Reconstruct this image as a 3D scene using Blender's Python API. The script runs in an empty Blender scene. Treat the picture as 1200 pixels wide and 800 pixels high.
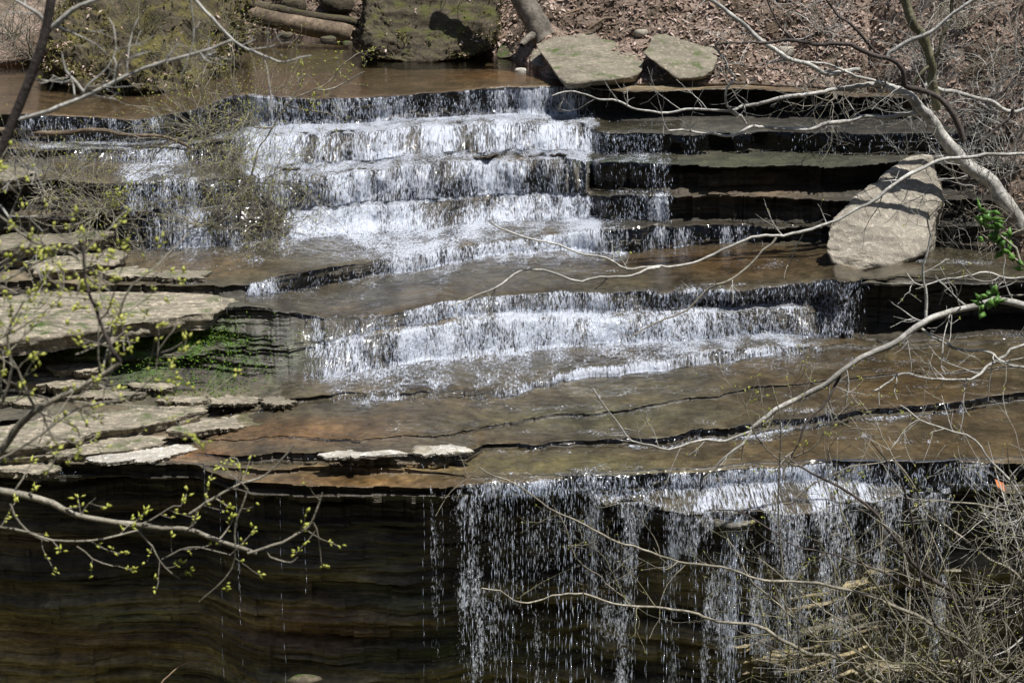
import bpy, bmesh, math, random
import numpy as np
from mathutils import Vector, Matrix
random.seed(7)
rng = np.random.default_rng(11)
scene = bpy.context.scene
COL = scene.collection

# ------------------------------------------------------------------ camera model
F = 2092.0; PITCH = math.radians(17.0); HC = 8.9
CP, SP = math.cos(PITCH), math.sin(PITCH)
def dyr(r): return F*CP - (r-400.0)*SP
def dzr(r): return -F*SP - (r-400.0)*CP
def at(px, py, Y):                                   # point of the photo at distance Y
    return Vector(((px-600.0)/dyr(py)*Y, Y, HC + Y*dzr(py)/dyr(py)))
def atz(px, py, z):                                  # point of the photo at height z
    return at(px, py, (z-HC)*dyr(py)/dzr(py))

cam = bpy.data.cameras.new('camera'); camo = bpy.data.objects.new('camera', cam); COL.objects.link(camo)
camo.location = (0, 0, HC); camo.rotation_euler = (math.pi/2-PITCH, 0, 0)
cam.sensor_width = 36; cam.lens = F/1200*36; cam.clip_end = 500
cam.dof.use_dof = True; cam.dof.focus_distance = 25.5; cam.dof.aperture_fstop = 4.2
scene.camera = camo
scene.render.engine = 'CYCLES'; scene.cycles.max_bounces = 6; scene.cycles.transparent_max_bounces = 10; scene.cycles.diffuse_bounces = 3; scene.cycles.glossy_bounces = 3; scene.cycles.caustics_reflective = False

# ------------------------------------------------------------------ light
SUN = Vector((0.30, -0.17, 0.94)).normalized()
el = math.asin(SUN.z); az = math.atan2(SUN.x, SUN.y)
w = bpy.data.worlds.new('World'); scene.world = w; w.use_nodes = True
nt = w.node_tree; bg = nt.nodes['Background']
sky = nt.nodes.new('ShaderNodeTexSky'); sky.sky_type = 'NISHITA'; sky.sun_disc = False
sky.sun_elevation = el; sky.sun_rotation = az
nt.links.new(sky.outputs[0], bg.inputs[0]); bg.inputs[1].default_value = 0.09
sl = bpy.data.lights.new('sun', 'SUN'); sl.energy = 6.8; sl.angle = math.radians(0.5); sl.color = (1, .98, .945)
so = bpy.data.objects.new('sun', sl); COL.objects.link(so)
so.rotation_euler = (-SUN).to_track_quat('-Z', 'Y').to_euler()
scene.view_settings.view_transform = 'Standard'; scene.view_settings.look = 'None'; scene.view_settings.exposure = 0

# ------------------------------------------------------------------ noise (numpy)
def _h(ix, iy, iz):
    n = (ix.astype(np.int64)*374761393 + iy.astype(np.int64)*668265263 + iz.astype(np.int64)*2147483647) & 0xffffffff
    n = ((n ^ (n >> 13))*1274126177) & 0xffffffff
    n = ((n ^ (n >> 15))*2246822519) & 0xffffffff
    return ((n ^ (n >> 16)) & 0xffffff).astype(np.float32)/np.float32(0xffffff)
def vn2(x, y, seed=0):
    x = np.asarray(x, np.float64); y = np.asarray(y, np.float64); x, y = np.broadcast_arrays(x, y)
    ix = np.floor(x); iy = np.floor(y); fx = x-ix; fy = y-iy
    fx = fx*fx*(3-2*fx); fy = fy*fy*(3-2*fy); ix = ix.astype(np.int64); iy = iy.astype(np.int64); s = np.full(ix.shape, seed, np.int64)
    a = _h(ix, iy, s); b = _h(ix+1, iy, s); c = _h(ix, iy+1, s); d = _h(ix+1, iy+1, s)
    return (a+(b-a)*fx)*(1-fy)+(c+(d-c)*fx)*fy
def fbm2(x, y, seed=0, o=4):
    t = 0; a = .5; n = 0
    for k in range(o):
        t = t + a*vn2(np.asarray(x)*2**k, np.asarray(y)*2**k, seed+k*31); n += a; a *= .5
    return t/n
def vn3(x, y, z, seed=0):
    ix = np.floor(x); iy = np.floor(y); iz = np.floor(z); fx = x-ix; fy = y-iy; fz = z-iz
    fx = fx*fx*(3-2*fx); fy = fy*fy*(3-2*fy); fz = fz*fz*(3-2*fz)
    ix = ix.astype(np.int64); iy = iy.astype(np.int64); iz = iz.astype(np.int64)+seed*7919
    def q(k): 
        a = _h(ix, iy, iz+k); b = _h(ix+1, iy, iz+k); c = _h(ix, iy+1, iz+k); d = _h(ix+1, iy+1, iz+k)
        return (a+(b-a)*fx)*(1-fy)+(c+(d-c)*fx)*fy
    return q(0)*(1-fz)+q(1)*fz
def fbm3(x, y, z, seed=0, o=4):
    t = 0; a = .5; n = 0
    for k in range(o):
        t = t + a*vn3(x*2.0**k, y*2.0**k, z*2.0**k, seed+k*13); n += a; a *= .5
    return t/n
def sstep(a, b, x):
    t = np.clip((x-a)/(b-a), 0, 1); return t*t*(3-2*t)
def smooth1(a, n, axis=0):
    k = np.ones(n)/n; pad = n//2
    ap = np.concatenate([np.repeat(a[:1], pad, 0), a, np.repeat(a[-1:], n-1-pad, 0)], 0)
    c = np.cumsum(np.concatenate([np.zeros_like(ap[:1]), ap], 0), 0)
    return (c[n:]-c[:-n])/n

# ------------------------------------------------------------------ object helpers
def link(name, me, mat=None, parent=None):
    o = bpy.data.objects.new(name, me); COL.objects.link(o)
    if mat is not None: me.materials.append(mat)
    if parent is not None: o.parent = parent
    return o
def tag(o, label=None, cat=None, group=None, kind=None):
    if label: o['label'] = label
    if cat: o['category'] = cat
    if group: o['group'] = group
    if kind: o['kind'] = kind
    return o
def empty(name, loc):
    o = bpy.data.objects.new(name, None); o.location = loc; o.empty_display_size = .2; COL.objects.link(o); return o
def mesh_np(name, V, Q, smooth=True, attrs=()):      # V (n,3), Q (m,3|4)
    me = bpy.data.meshes.new(name); k = Q.shape[1]
    me.vertices.add(len(V)); me.vertices.foreach_set('co', np.ascontiguousarray(V, np.float32).ravel())
    me.loops.add(Q.size); me.loops.foreach_set('vertex_index', np.ascontiguousarray(Q, np.int32).ravel())
    me.polygons.add(len(Q)); me.polygons.foreach_set('loop_start', np.arange(0, Q.size, k, dtype=np.int32))
    me.polygons.foreach_set('loop_total', np.full(len(Q), k, np.int32))
    if smooth: me.polygons.foreach_set('use_smooth', np.ones(len(Q), bool))
    for nm, ty, dat in attrs:
        a = me.attributes.new(nm, ty, 'POINT')
        a.data.foreach_set({'FLOAT': 'value', 'FLOAT_VECTOR': 'vector', 'FLOAT_COLOR': 'color'}[ty], np.ascontiguousarray(dat, np.float32).ravel())
    me.update(calc_edges=True); me.validate(); return me
def grid_quads(nr, nc, keep=None):
    i = np.arange(nr-1)[:, None]*nc + np.arange(nc-1)[None, :]
    q = np.stack([i, i+1, i+1+nc, i+nc], -1)
    if keep is not None:
        return q[keep]
    return q.reshape(-1, 4)
def compact(V, Q, *ats):
    u, inv = np.unique(Q, return_inverse=True)
    return (V[u], inv.reshape(Q.shape)) + tuple(a[u] for a in ats)

# ------------------------------------------------------------------ material helpers
class MT:
    def __init__(s, name):
        s.m = bpy.data.materials.new(name); s.m.use_nodes = True; s.t = s.m.node_tree; s.t.nodes.clear()
        s.out = s.n('ShaderNodeOutputMaterial')
    def n(s, ty, **kw):
        nd = s.t.nodes.new(ty)
        for k, v in kw.items(): setattr(nd, k, v)
        return nd
    def l(s, a, b): s.t.links.new(a, b)
    def setin(s, sock, v):
        if hasattr(v, 'is_output') or hasattr(v, 'links'): s.l(v, sock)
        elif isinstance(v, (tuple, list)) and len(v) == 3 and sock.type == 'RGBA': sock.default_value = (*v, 1)
        else: sock.default_value = v
    def attr(s, nm, out='Fac'): return s.n('ShaderNodeAttribute', attribute_name=nm).outputs[out]
    def pos(s): return s.n('ShaderNodeNewGeometry').outputs['Position']
    def obj(s): return s.n('ShaderNodeTexCoord').outputs['Object']
    def scale(s, v, sc):
        m = s.n('ShaderNodeVectorMath', operation='MULTIPLY'); s.l(v, m.inputs[0]); m.inputs[1].default_value = sc; return m.outputs[0]
    def noise(s, v, sc, det=4, rough=.55, dist=0.0, out='Fac'):
        n = s.n('ShaderNodeTexNoise'); s.l(v, n.inputs['Vector']); n.inputs['Scale'].default_value = sc
        n.inputs['Detail'].default_value = det; n.inputs['Roughness'].default_value = rough; n.inputs['Distortion'].default_value = dist
        return n.outputs[out]
    def math(s, op, a, b=0.0, c=0.0, clamp=False):
        m = s.n('ShaderNodeMath', operation=op, use_clamp=clamp)
        for i, v in enumerate((a, b, c)): s.setin(m.inputs[i], v)
        return m.outputs[0]
    def ramp(s, f, stops):
        r = s.n('ShaderNodeValToRGB'); s.l(f, r.inputs[0]); e = r.color_ramp.elements
        while len(e) < len(stops): e.new(.5)
        for k, (p, c) in enumerate(stops): e[k].position = p; e[k].color = (*c, 1) if isinstance(c, (tuple, list)) else (c, c, c, 1)
        return r.outputs[0]
    def mix(s, f, a, b, bt='MIX'):
        m = s.n('ShaderNodeMix', data_type='RGBA', blend_type=bt); s.setin(m.inputs[0], f); s.setin(m.inputs[6], a); s.setin(m.inputs[7], b); return m.outputs[2]
    def bump(s, h, st=.5, d=.02, nrm=None):
        b = s.n('ShaderNodeBump'); s.l(h, b.inputs['Height']); b.inputs['Strength'].default_value = st; b.inputs['Distance'].default_value = d
        if nrm is not None: s.l(nrm, b.inputs['Normal'])
        return b.outputs[0]
    def pbsdf(s, col, rough=.7, nrm=None, **kw):
        p = s.n('ShaderNodeBsdfPrincipled'); s.setin(p.inputs['Base Color'], col); s.setin(p.inputs['Roughness'], rough)
        if nrm is not None: s.l(nrm, p.inputs['Normal'])
        for k, v in kw.items(): s.setin(p.inputs[k], v)
        return p.outputs[0]
    def mixs(s, f, a, b):
        m = s.n('ShaderNodeMixShader'); s.setin(m.inputs[0], f); s.l(a, m.inputs[1]); s.l(b, m.inputs[2]); return m.outputs[0]
    def done(s, sh): s.l(sh, s.out.inputs[0]); return s.m

def mat_terrain():
    m = MT('wet_layered_rock'); P = m.pos(); tint = m.attr('tint', 'Color'); wet = m.attr('wet')
    lay = m.noise(m.scale(P, (1.6, 1.6, 13)), 1.0, 7, .68, .25)
    fine = m.noise(m.scale(P, (9, 9, 26)), 1.0, 6, .7)
    blot = m.noise(P, 1.7, 5, .6, .8); spot = m.noise(P, 14, 4, .6)
    f = m.math('MULTIPLY', m.ramp(lay, [(.30, .45), (.5, 1.0), (.72, 1.55)]), m.ramp(fine, [(.3, .55), (.7, 1.45)]))
    f = m.math('MULTIPLY', f, m.ramp(blot, [(.32, .5), (.5, .9), (.7, 1.35)]))
    c = m.mix(1.0, tint, f, 'MULTIPLY')
    c = m.mix(m.math('MULTIPLY', m.ramp(spot, [(.58, 0), (.72, 1)]), .2), c, (.17, .15, .115))
    h = m.math('ADD', m.math('MULTIPLY', fine, .8), m.math('MULTIPLY', spot, .35))
    h = m.math('ADD', h, m.math('MULTIPLY', m.noise(m.scale(P, (3, 3, 60)), 1.0, 3), .9))
    nb = m.bump(h, .75, .03)
    rough = m.math('MULTIPLY_ADD', wet, -.52, .85, True)
    return m.done(m.pbsdf(c, rough, nb, **{'Specular IOR Level': .45}))

def mat_water(name='stream_water', film_on=True):
    m = MT(name); fl = m.attr('flow', 'Vector'); foam = m.attr('foam'); P = m.pos()
    n1 = m.noise(m.scale(fl, (30, 34, 1)), 1.0, 6, .66, .8)
    n2 = m.noise(m.scale(fl, (85, 90, 1) if film_on else (60, 75, 1)), 1.0, 3, .6, .4)
    n3 = m.noise(m.scale(fl, (3.2, 5, 1)), 1.0, 3, .55)
    w1, w2 = (.58, .34) if film_on else (.50, .46)
    v = m.math('ADD', m.math('MULTIPLY', n1, w1), m.math('ADD', m.math('MULTIPLY', n2, w2), m.math('MULTIPLY', n3, .30)))  # mean .61
    v = m.math('MULTIPLY_ADD', v, 2.0, -.61)
    th = m.math('SUBTRACT', .95, m.math('MULTIPLY', foam, .64))      # threshold
    a = m.math('DIVIDE', m.math('SUBTRACT', v, th), .21, 0, True)
    a = m.math('MULTIPLY', a, m.math('MULTIPLY', foam, 4, 0, True), 0, True)
    nbf = m.bump(m.math('ADD', n1, m.math('MULTIPLY', n2, .8)), 1.0, .06)
    rip = m.math('ADD', m.noise(m.scale(P, (2.2, 13, 3)), 1.0, 4, .6, .5), m.math('MULTIPLY', m.noise(m.scale(P, (16, 26, 12)), 1.0, 3, .6), m.math('MULTIPLY_ADD', foam, .8, .18)))
    nbw = m.bump(rip, .22, .03)
    di = m.n('ShaderNodeBsdfDiffuse'); di.inputs[0].default_value = (.85, .89, .98, 1); m.l(nbf, di.inputs['Normal'])
    tr = m.n('ShaderNodeBsdfTranslucent'); tr.inputs[0].default_value = (.72, .81, 1.0, 1); m.l(nbf, tr.inputs['Normal'])
    gl = m.n('ShaderNodeBsdfGlossy'); gl.inputs['Roughness'].default_value = .22; m.l(nbf, gl.inputs['Normal'])
    fo = m.mixs(.07, m.mixs(.20 if film_on else .2, di.outputs[0], tr.outputs[0]), gl.outputs[0])
    tp = m.n('ShaderNodeBsdfTransparent'); tp.inputs[0].default_value = (.93, .91, .86, 1)
    g2 = m.n('ShaderNodeBsdfGlossy'); g2.inputs['Roughness'].default_value = .05; m.l(nbw, g2.inputs['Normal'])
    fr = m.n('ShaderNodeFresnel'); fr.inputs['IOR'].default_value = 1.33; m.l(nbw, fr.inputs['Normal'])
    film = m.mixs(m.math('MULTIPLY', fr.outputs[0], 1.5, 0, True), tp.outputs[0], g2.outputs[0])
    return m.done(m.mixs(a, film if film_on else tp.outputs[0], fo))

def mat_drops():
    m = MT('falling_drops'); P = m.pos()
    di = m.n('ShaderNodeBsdfDiffuse'); di.inputs[0].default_value = (.80, .86, .98, 1)
    tr = m.n('ShaderNodeBsdfTranslucent'); tr.inputs[0].default_value = (.72, .82, 1., 1)
    gl = m.n('ShaderNodeBsdfGlossy'); gl.inputs['Roughness'].default_value = .12
    tp = m.n('ShaderNodeBsdfTransparent')
    b = m.mixs(.22, m.mixs(.5, di.outputs[0], tr.outputs[0]), gl.outputs[0])
    return m.done(b)

def mat_rock(name, base, moss=0.0, dark=.45, mosscol=(.045, .075, .012), layer=(1.2, 1.2, 9), rough=.88):
    m = MT(name); P = m.pos(); N = m.n('ShaderNodeNewGeometry').outputs['Normal']
    lay = m.noise(m.scale(P, layer), 1.5, 6, .62, .5); spot = m.noise(P, 11, 6, .7); big = m.noise(P, 1.6, 4, .6, .6); sp2 = m.noise(P, 42, 3, .6)
    c = m.mix(m.ramp(lay, [(.33, 0), (.66, 1)]), tuple(x*dark for x in base), base)
    c = m.mix(m.ramp(big, [(.35, .55), (.62, 0)]), c, tuple(x*dark*.8 for x in base))
    c = m.mix(m.ramp(spot, [(.52, 0), (.70, .8)]), c, tuple(min(.8, x*1.55) for x in base))
    c = m.mix(m.ramp(sp2, [(.38, .6), (.5, 0)]), c, tuple(x*.4 for x in base))
    if moss > 0:
        sx = m.n('ShaderNodeSeparateXYZ'); m.l(N, sx.inputs[0])
        mm = m.math('ADD', m.math('MULTIPLY', sx.outputs[2], .22), m.noise(P, 2.6, 5, .65))
        mk = m.ramp(mm, [(.78-.4*moss, 0), (.95-.4*moss, 1)])
        mc = m.mix(sp2, tuple(x*.4 for x in mosscol), tuple(x*1.7 for x in mosscol))
        c = m.mix(mk, c, mc)
    h = m.math('ADD', m.math('MULTIPLY', spot, .7), m.math('ADD', m.math('MULTIPLY', lay, .9), m.math('MULTIPLY', sp2, .3)))
    return m.done(m.pbsdf(c, rough, m.bump(h, .8, .04), **{'Specular IOR Level': .3}))

def mat_bark(name, a, b, sc=18, spots=.4):
    m = MT(name); P = m.pos()
    n = m.noise(P, sc, 5, .65); n2 = m.noise(P, sc*3.2, 3, .6); n3 = m.noise(P, 2.3, 3, .5)
    c = m.mix(m.ramp(n, [(.35, 0), (.62, 1)]), a, b)
    c = m.mix(m.ramp(n3, [(.38, .65), (.62, 0)]), c, tuple(x*.45 for x in a))
    c = m.mix(m.math('MULTIPLY', m.ramp(n2, [(.55, 0), (.66, 1)]), spots), c, tuple(x*.35 for x in a))
    return m.done(m.pbsdf(c, .8, m.bump(m.math('ADD', n, m.math('MULTIPLY', n2, .5)), .6, .012), **{'Specular IOR Level': .25}))

def mat_leafy(name, a, b, sc=8, trans=.35, rough=.55):
    m = MT(name); P = m.pos()
    c = m.mix(m.ramp(m.noise(P, sc, 3, .6), [(.3, 0), (.7, 1)]), a, b)
    pr = m.pbsdf(c, rough, **{'Specular IOR Level': .3})
    tr = m.n('ShaderNodeBsdfTranslucent'); m.l(c, tr.inputs[0])
    return m.done(m.mixs(trans, pr, tr.outputs[0]))

def mat_soil():
    m = MT('leaf_litter_soil'); P = m.pos()
    n = m.noise(P, 9, 7, .72); n2 = m.noise(P, 1.1, 4, .6, .7); v = m.n('ShaderNodeTexVoronoi'); m.l(P, v.inputs['Vector']); v.inputs['Scale'].default_value = 17
    c = m.mix(m.ramp(n, [(.32, 0), (.68, 1)]), (.10, .07, .052), (.38, .29, .23))
    c = m.mix(m.math('MULTIPLY', v.outputs['Color'], .45), c, (.34, .255, .20))
    c = m.mix(m.ramp(n2, [(.42, .8), (.6, 0)]), c, (.06, .045, .028))
    h = m.math('ADD', n, m.math('MULTIPLY', v.outputs['Distance'], .6))
    return m.done(m.pbsdf(c, .95, m.bump(h, 1.0, .06), **{'Specular IOR Level': .15}))

def mat_litter():
    m = MT('dead_leaves'); oi = m.attr('tone')
    c = m.ramp(oi, [(0, (.09, .06, .04)), (.3, (.22, .15, .11)), (.6, (.34, .25, .20)), (.85, (.50, .40, .34)), (1, (.24, .14, .075))])
    return m.done(m.pbsdf(c, .8, **{'Specular IOR Level': .25}))

M_ter = mat_terrain(); M_wat = mat_water(); M_fall = mat_water('falling_curtain', False); M_drop = mat_drops(); M_soil = mat_soil(); M_lit = mat_litter()
M_slab = mat_rock('dry_slab_stone', (.41, .355, .265), dark=.22, moss=.1, layer=(.9, 5, 11))
M_white = mat_rock('bleached_stone', (.62, .57, .48), dark=.4, layer=(1.5, 2.5, 9))
M_tan = mat_rock('tan_boulder_stone', (.37, .33, .265), moss=.0, dark=.58, layer=(.8, .8, 2.2))
M_grey = mat_rock('grey_slab_stone', (.27, .235, .175), moss=.08, dark=.5, layer=(1, 2, 4))
M_moss = mat_rock('mossy_stone', (.10, .08, .05), moss=.34, dark=.3, mosscol=(.060, .062, .014), layer=(1.2, 1.2, 4))
M_mosb = mat_rock('mossy_bank_soil', (.10, .08, .048), moss=.40, dark=.25, mosscol=(.095, .08, .022), layer=(2, 2, 3))
M_dkst = mat_rock('damp_stone', (.13, .105, .07), moss=.3, dark=.4)
M_bl = mat_bark('pale_grey_bark', (.30, .28, .24), (.66, .64, .59), 14, .6)
M_bd = mat_bark('dark_bark', (.055, .045, .04), (.13, .105, .09))
M_bm = mat_bark('grey_brown_bark', (.20, .18, .135), (.43, .39, .31), 16, .55)
M_by = mat_bark('olive_bark', (.13, .12, .065), (.27, .25, .16))
M_log = mat_bark('log_bark', (.10, .07, .045), (.25, .19, .13), 7, .7)
M_trk = mat_bark('trunk_bark', (.11, .095, .075), (.27, .235, .19), 9, .7)
M_cut = mat_bark('splintered_wood', (.26, .18, .12), (.42, .31, .21), 12)
M_bud = mat_leafy('spring_buds', (.42, .46, .06), (.68, .68, .20))
M_lf = mat_leafy('glossy_leaves', (.07, .17, .035), (.20, .36, .08), 6, .3, .3)
M_moc = mat_leafy('moss', (.04, .095, .008), (.13, .22, .025), 20, .1, .95)
# ------------------------------------------------------------------ the ledges, as a stack of contours
NS = 1080
S = np.concatenate([np.linspace(-.52, -.325, 60)[:-1], np.linspace(-.325, .325, NS), np.linspace(.325, .52, 60)[1:]])
NC = len(S)
def I(pts):
    xs = np.array([p[0] for p in pts], float); ys = np.array([p[1] for p in pts], float)
    return lambda px: np.interp(px, xs, ys)
def smooth_s(a, n=21): return smooth1(a, n)
def solve(rowf, Y=None, Z=None):
    row = np.full(NC, 400.0)
    for _ in range(6):
        row = rowf(600+S*dyr(row))
    row = smooth_s(row, 15)
    k = dzr(row)/dyr(row)
    if Y is not None: return Y, HC+Y*k
    return (Z-HC)/k, Z
C = {}            # contour name -> (Y, Z)
def jit(seed, amp=.07, f1=1.3, f2=7):
    x = S*24
    return amp*((fbm2(x*f1, x*0+.5, seed, 3)-.5)*2 + .35*(fbm2(x*f2, x*0+.5, seed+9, 3)-.5)*2)

rows = {
'LE': [(0,556),(230,561),(300,583),(540,583),(640,578),(690,578),(707,590),(770,595),(840,599),(875,602),(945,597),(990,590),(1060,580),(1130,577),(1160,575),(1200,570),(1400,570)],
'Ab': [(0,555),(230,560),(300,582),(540,582),(640,577),(690,577),(707,578),(770,572),(857,565),(920,562),(1025,569),(1147,569),(1200,566),(1400,566)],
'A':  [(-200,546),(0,544),(140,541),(225,545),(262,560),(300,567),(400,571),(460,571.5),(500,572),(545,569),(580,562),(600,564),(640,563),(720,557),(790,551),(850,548),(950,545),(1000,543),(1100,541),(1200,540),(1400,538)],
'A2b':[(-200,543),(0,541),(140,538),(225,541),(300,555),(485,555),(545,559),(580,560),(640,559),(720,554),(850,545),(1000,540),(1200,537),(1400,535)],
'A2': [(-200,543),(0,541),(140,538),(225,540),(300,548),(485,549),(545,557),(580,559.5),(640,559),(720,554),(850,545),(1000,540),(1200,537),(1400,535)],
'S1b':[(-200,536),(0,535),(200,535),(240,536),(300,543),(372,545),(500,545),(557,538),(562,526),(640,523),(700,521),(780,519),(870,513),(955,500),(1025,487),(1123,479),(1200,469),(1400,460)],
'S1': [(-200,536),(0,535),(200,535),(240,534),(300,533),(372,531),(500,529),(557,526),(562,520),(640,516),(700,513),(780,509),(870,500),(955,488),(1025,478),(1123,467),(1200,458),(1400,450)],
'Cb': [(-200,515),(0,515),(300,514),(430,514),(520,511),(560,500),(630,490),(742,481),(756,475),(889,459),(1000,445),(1200,430),(1400,425)],
'C':  [(-200,513),(0,513),(300,512),(430,512),(520,508),(560,497),(630,486),(742,477),(756,471),(889,456),(1000,443),(1200,428),(1400,423)],
'Db': [(-200,500),(0,500),(140,492),(280,479),(370,470),(420,468),(470,469),(525,467),(577,462),(647,451),(700,443),(770,434),(840,425),(910,416),(960,411),(1060,405),(1200,400),(1400,400)],
'D':  [(-200,490),(0,490),(140,482),(280,471),(370,462),(420,461),(470,461),(525,458),(577,453),(647,441),(700,431),(770,423),(840,413),(910,406),(960,405),(1060,402),(1200,398),(1400,398)],
'Eb': [(-200,462),(0,460),(150,458),(270,452),(330,446),(381,439),(469,428),(546,417),(630,410),(700,402),(840,396),(910,393),(980,396),(1060,400),(1200,396),(1400,396)],
'Em1':[(-200,420),(0,420),(200,415),(290,405),(381,402),(440,392),(470,388),(560,375),(630,374),(700,374),(840,367),(910,365),(985,362),(1012,329),(1200,334),(1400,334)],
'Em2':[(-200,418),(0,418),(200,413),(290,403),(381,400),(440,386),(470,381),(560,366),(630,366),(700,366),(840,358),(910,356),(985,353),(1012,328),(1200,333),(1400,333)],
'E':  [(-200,385),(0,380),(150,372),(250,362),(290,357),(340,364),(381,373),(410,373),(462,366),(507,354),(577,349),(630,344),(700,342),(770,339),(840,333),(910,328),(980,323),(1060,326),(1200,330),(1400,330)],
'Fb': [(-200,350),(0,350),(200,352),(290,346),(350,339),(430,325),(476,318),(525,309),(577,299),(658,293),(735,297),(812,289),(882,286),(980,284),(1200,290),(1400,290)],
'F':  [(-200,330),(0,330),(200,336),(290,333),(332,321),(385,312),(430,308),(476,302),(525,291),(577,286),(647,276),(700,268),(760,267),(880,266),(980,263),(1200,265),(1400,265)],
'Gb': [(-200,305),(0,300),(60,300),(140,295),(175,293),(280,283),(350,276),(495,266),(600,259),(663,255),(700,256),(787,261),(880,261),(980,258),(1200,258),(1400,258)],
'Gc1':[(-200,250),(0,250),(150,250),(280,243),(330,246),(420,240),(520,236),(600,232),(670,228),(700,229),(787,230),(1000,231),(1400,232)],
'Gc2':[(-200,246),(0,246),(150,246),(280,240),(330,245),(420,239.5),(520,235.5),(600,231.5),(670,227),(700,223),(787,223),(1000,223),(1400,225)],
'Gm1':[(-200,212),(0,212),(150,210),(225,208),(290,208),(350,201),(450,196),(520,186),(600,185),(670,182),(690,190),(790,191),(1000,190),(1400,190)],
'Gm2':[(-200,190),(0,190),(150,190),(225,190),(290,191),(355,194),(450,189),(520,179),(600,178),(670,176),(690,178),(790,178),(1000,180),(1400,180)],
'Gt': [(-200,174),(0,174),(87,176),(160,176),(225,170),(285,160),(340,156),(407,153),(495,147),(600,142),(660,143),(686,152),(700,154),(800,155),(1000,156),(1400,157)],
'Hb': [(-200,165),(0,164),(100,164),(160,166),(225,160),(285,150),(355,147),(407,146),(495,139),(600,134),(670,135),(700,137),(910,138),(1000,140),(1400,140)],
'H':  [(-200,134),(0,133),(31,132),(157,140),(225,130),(270,112),(285,109),(310,112),(355,115),(407,115),(460,112),(530,107),(582,101.5),(663,100),(735,103),(857,103),(960,107),(1010,112),(1400,120)],
'P':  [(-200,70),(0,72),(100,60),(240,45),(300,41),(430,44),(600,55),(640,70),(700,76),(860,82),(960,90),(1010,97),(1400,105)],
}
R = {k: I(v) for k, v in rows.items()}
def flat(new, old, dz=0.0): C[new] = solve(R[new], Z=smooth_s(C[old][1], 61)+dz)
def rise(new, old, run=0.0, seed=0): # run metres of set-back
    C[new] = solve(R[new], Y=C[old][0]+(run(600+S*2000) if callable(run) else run))
C['A'] = solve(R['A'], Z=np.zeros(NC))
rise('Ab', 'A', 0.0); flat('LE', 'Ab', -.09)
flat('A2b', 'A', .02); rise('A2', 'A2b', .02); flat('S1b', 'A2', .01); rise('S1', 'S1b', 0.03); flat('Cb', 'S1', .02)
rise('C', 'Cb', .01); flat('Db', 'C', .03); rise('D', 'Db', .08); flat('Eb', 'D', .02)
rise('Em1', 'Eb', I([(0,.35),(290,.75),(381,.5),(470,.22),(980,.2)])); flat('Em2', 'Em1', .03); rise('E', 'Em2', I([(0,.2),(300,.5),(381,.35),(470,.14),(980,.08)]))
flat('Fb', 'E', .02); rise('F', 'Fb', .1); flat('Gb', 'F', .02)
rise('Gc1', 'Gb', I([(0,.1),(330,.34),(680,.45),(700,.02)])); flat('Gc2', 'Gc1', .02); rise('Gm1', 'Gc2', I([(0,.15),(680,.42),(700,.02)]))
flat('Gm2', 'Gm1', .05); rise('Gt', 'Gm2', I([(0,.15),(680,.45),(700,.02)])); flat('Hb', 'Gt', .02); rise('H', 'Hb', 0.0); flat('P', 'H', 0.0)
for k in C: pass
ORDER = ['LE', 'Ab', 'A', 'A2b', 'A2', 'S1b', 'S1', 'Cb', 'C', 'Db', 'D', 'Eb', 'Em1', 'Em2', 'E', 'Fb', 'F', 'Gb', 'Gc1', 'Gc2', 'Gm1', 'Gm2', 'Gt', 'Hb', 'H', 'P']
DROP = {'Ab', 'A2b', 'S1b', 'Cb', 'Db', 'Eb', 'Em2', 'Fb', 'Gb', 'Gc2', 'Gm2', 'Hb'}      # segment starting here goes up
UNDER = {'Ab': [(0,.12),(600,.1),(1160,.1),(1200,.2)], 'A2b': [(0,.05)], 'S1b': [(0,.05),(360,.1),(560,.1),(600,.04),(1200,.06)], 'Cb': [(0,.02)], 'Db': [(0,.12),(380,.1),(430,.02),(1200,.02)],
  'Eb': [(0,.16),(290,.12),(378,.10),(390,.03),(960,.03),(1000,.6),(1200,1.1)], 'Em2': [(0,.14),(280,.10),(378,.10),(390,.03),(960,.05),(1000,.3),(1200,.3)], 'Fb': [(0,.1),(280,.06),(430,.03),(690,.03),(730,.12),(1000,.2)],
  'Gb': [(0,.2),(140,.1),(290,.05),(320,.0),(685,.0),(700,.12),(1000,.25)], 'Gc2': [(0,.2),(140,.1),(290,.05),(320,0),(685,.0),(700,.35),(1000,.5)], 'Gm2': [(0,.15),(290,.03),(680,.05),(700,.25),(1000,.3)],
  'Hb': [(0,.1),(290,.1),(680,.15),(710,.6),(1000,.75)]}
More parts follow.
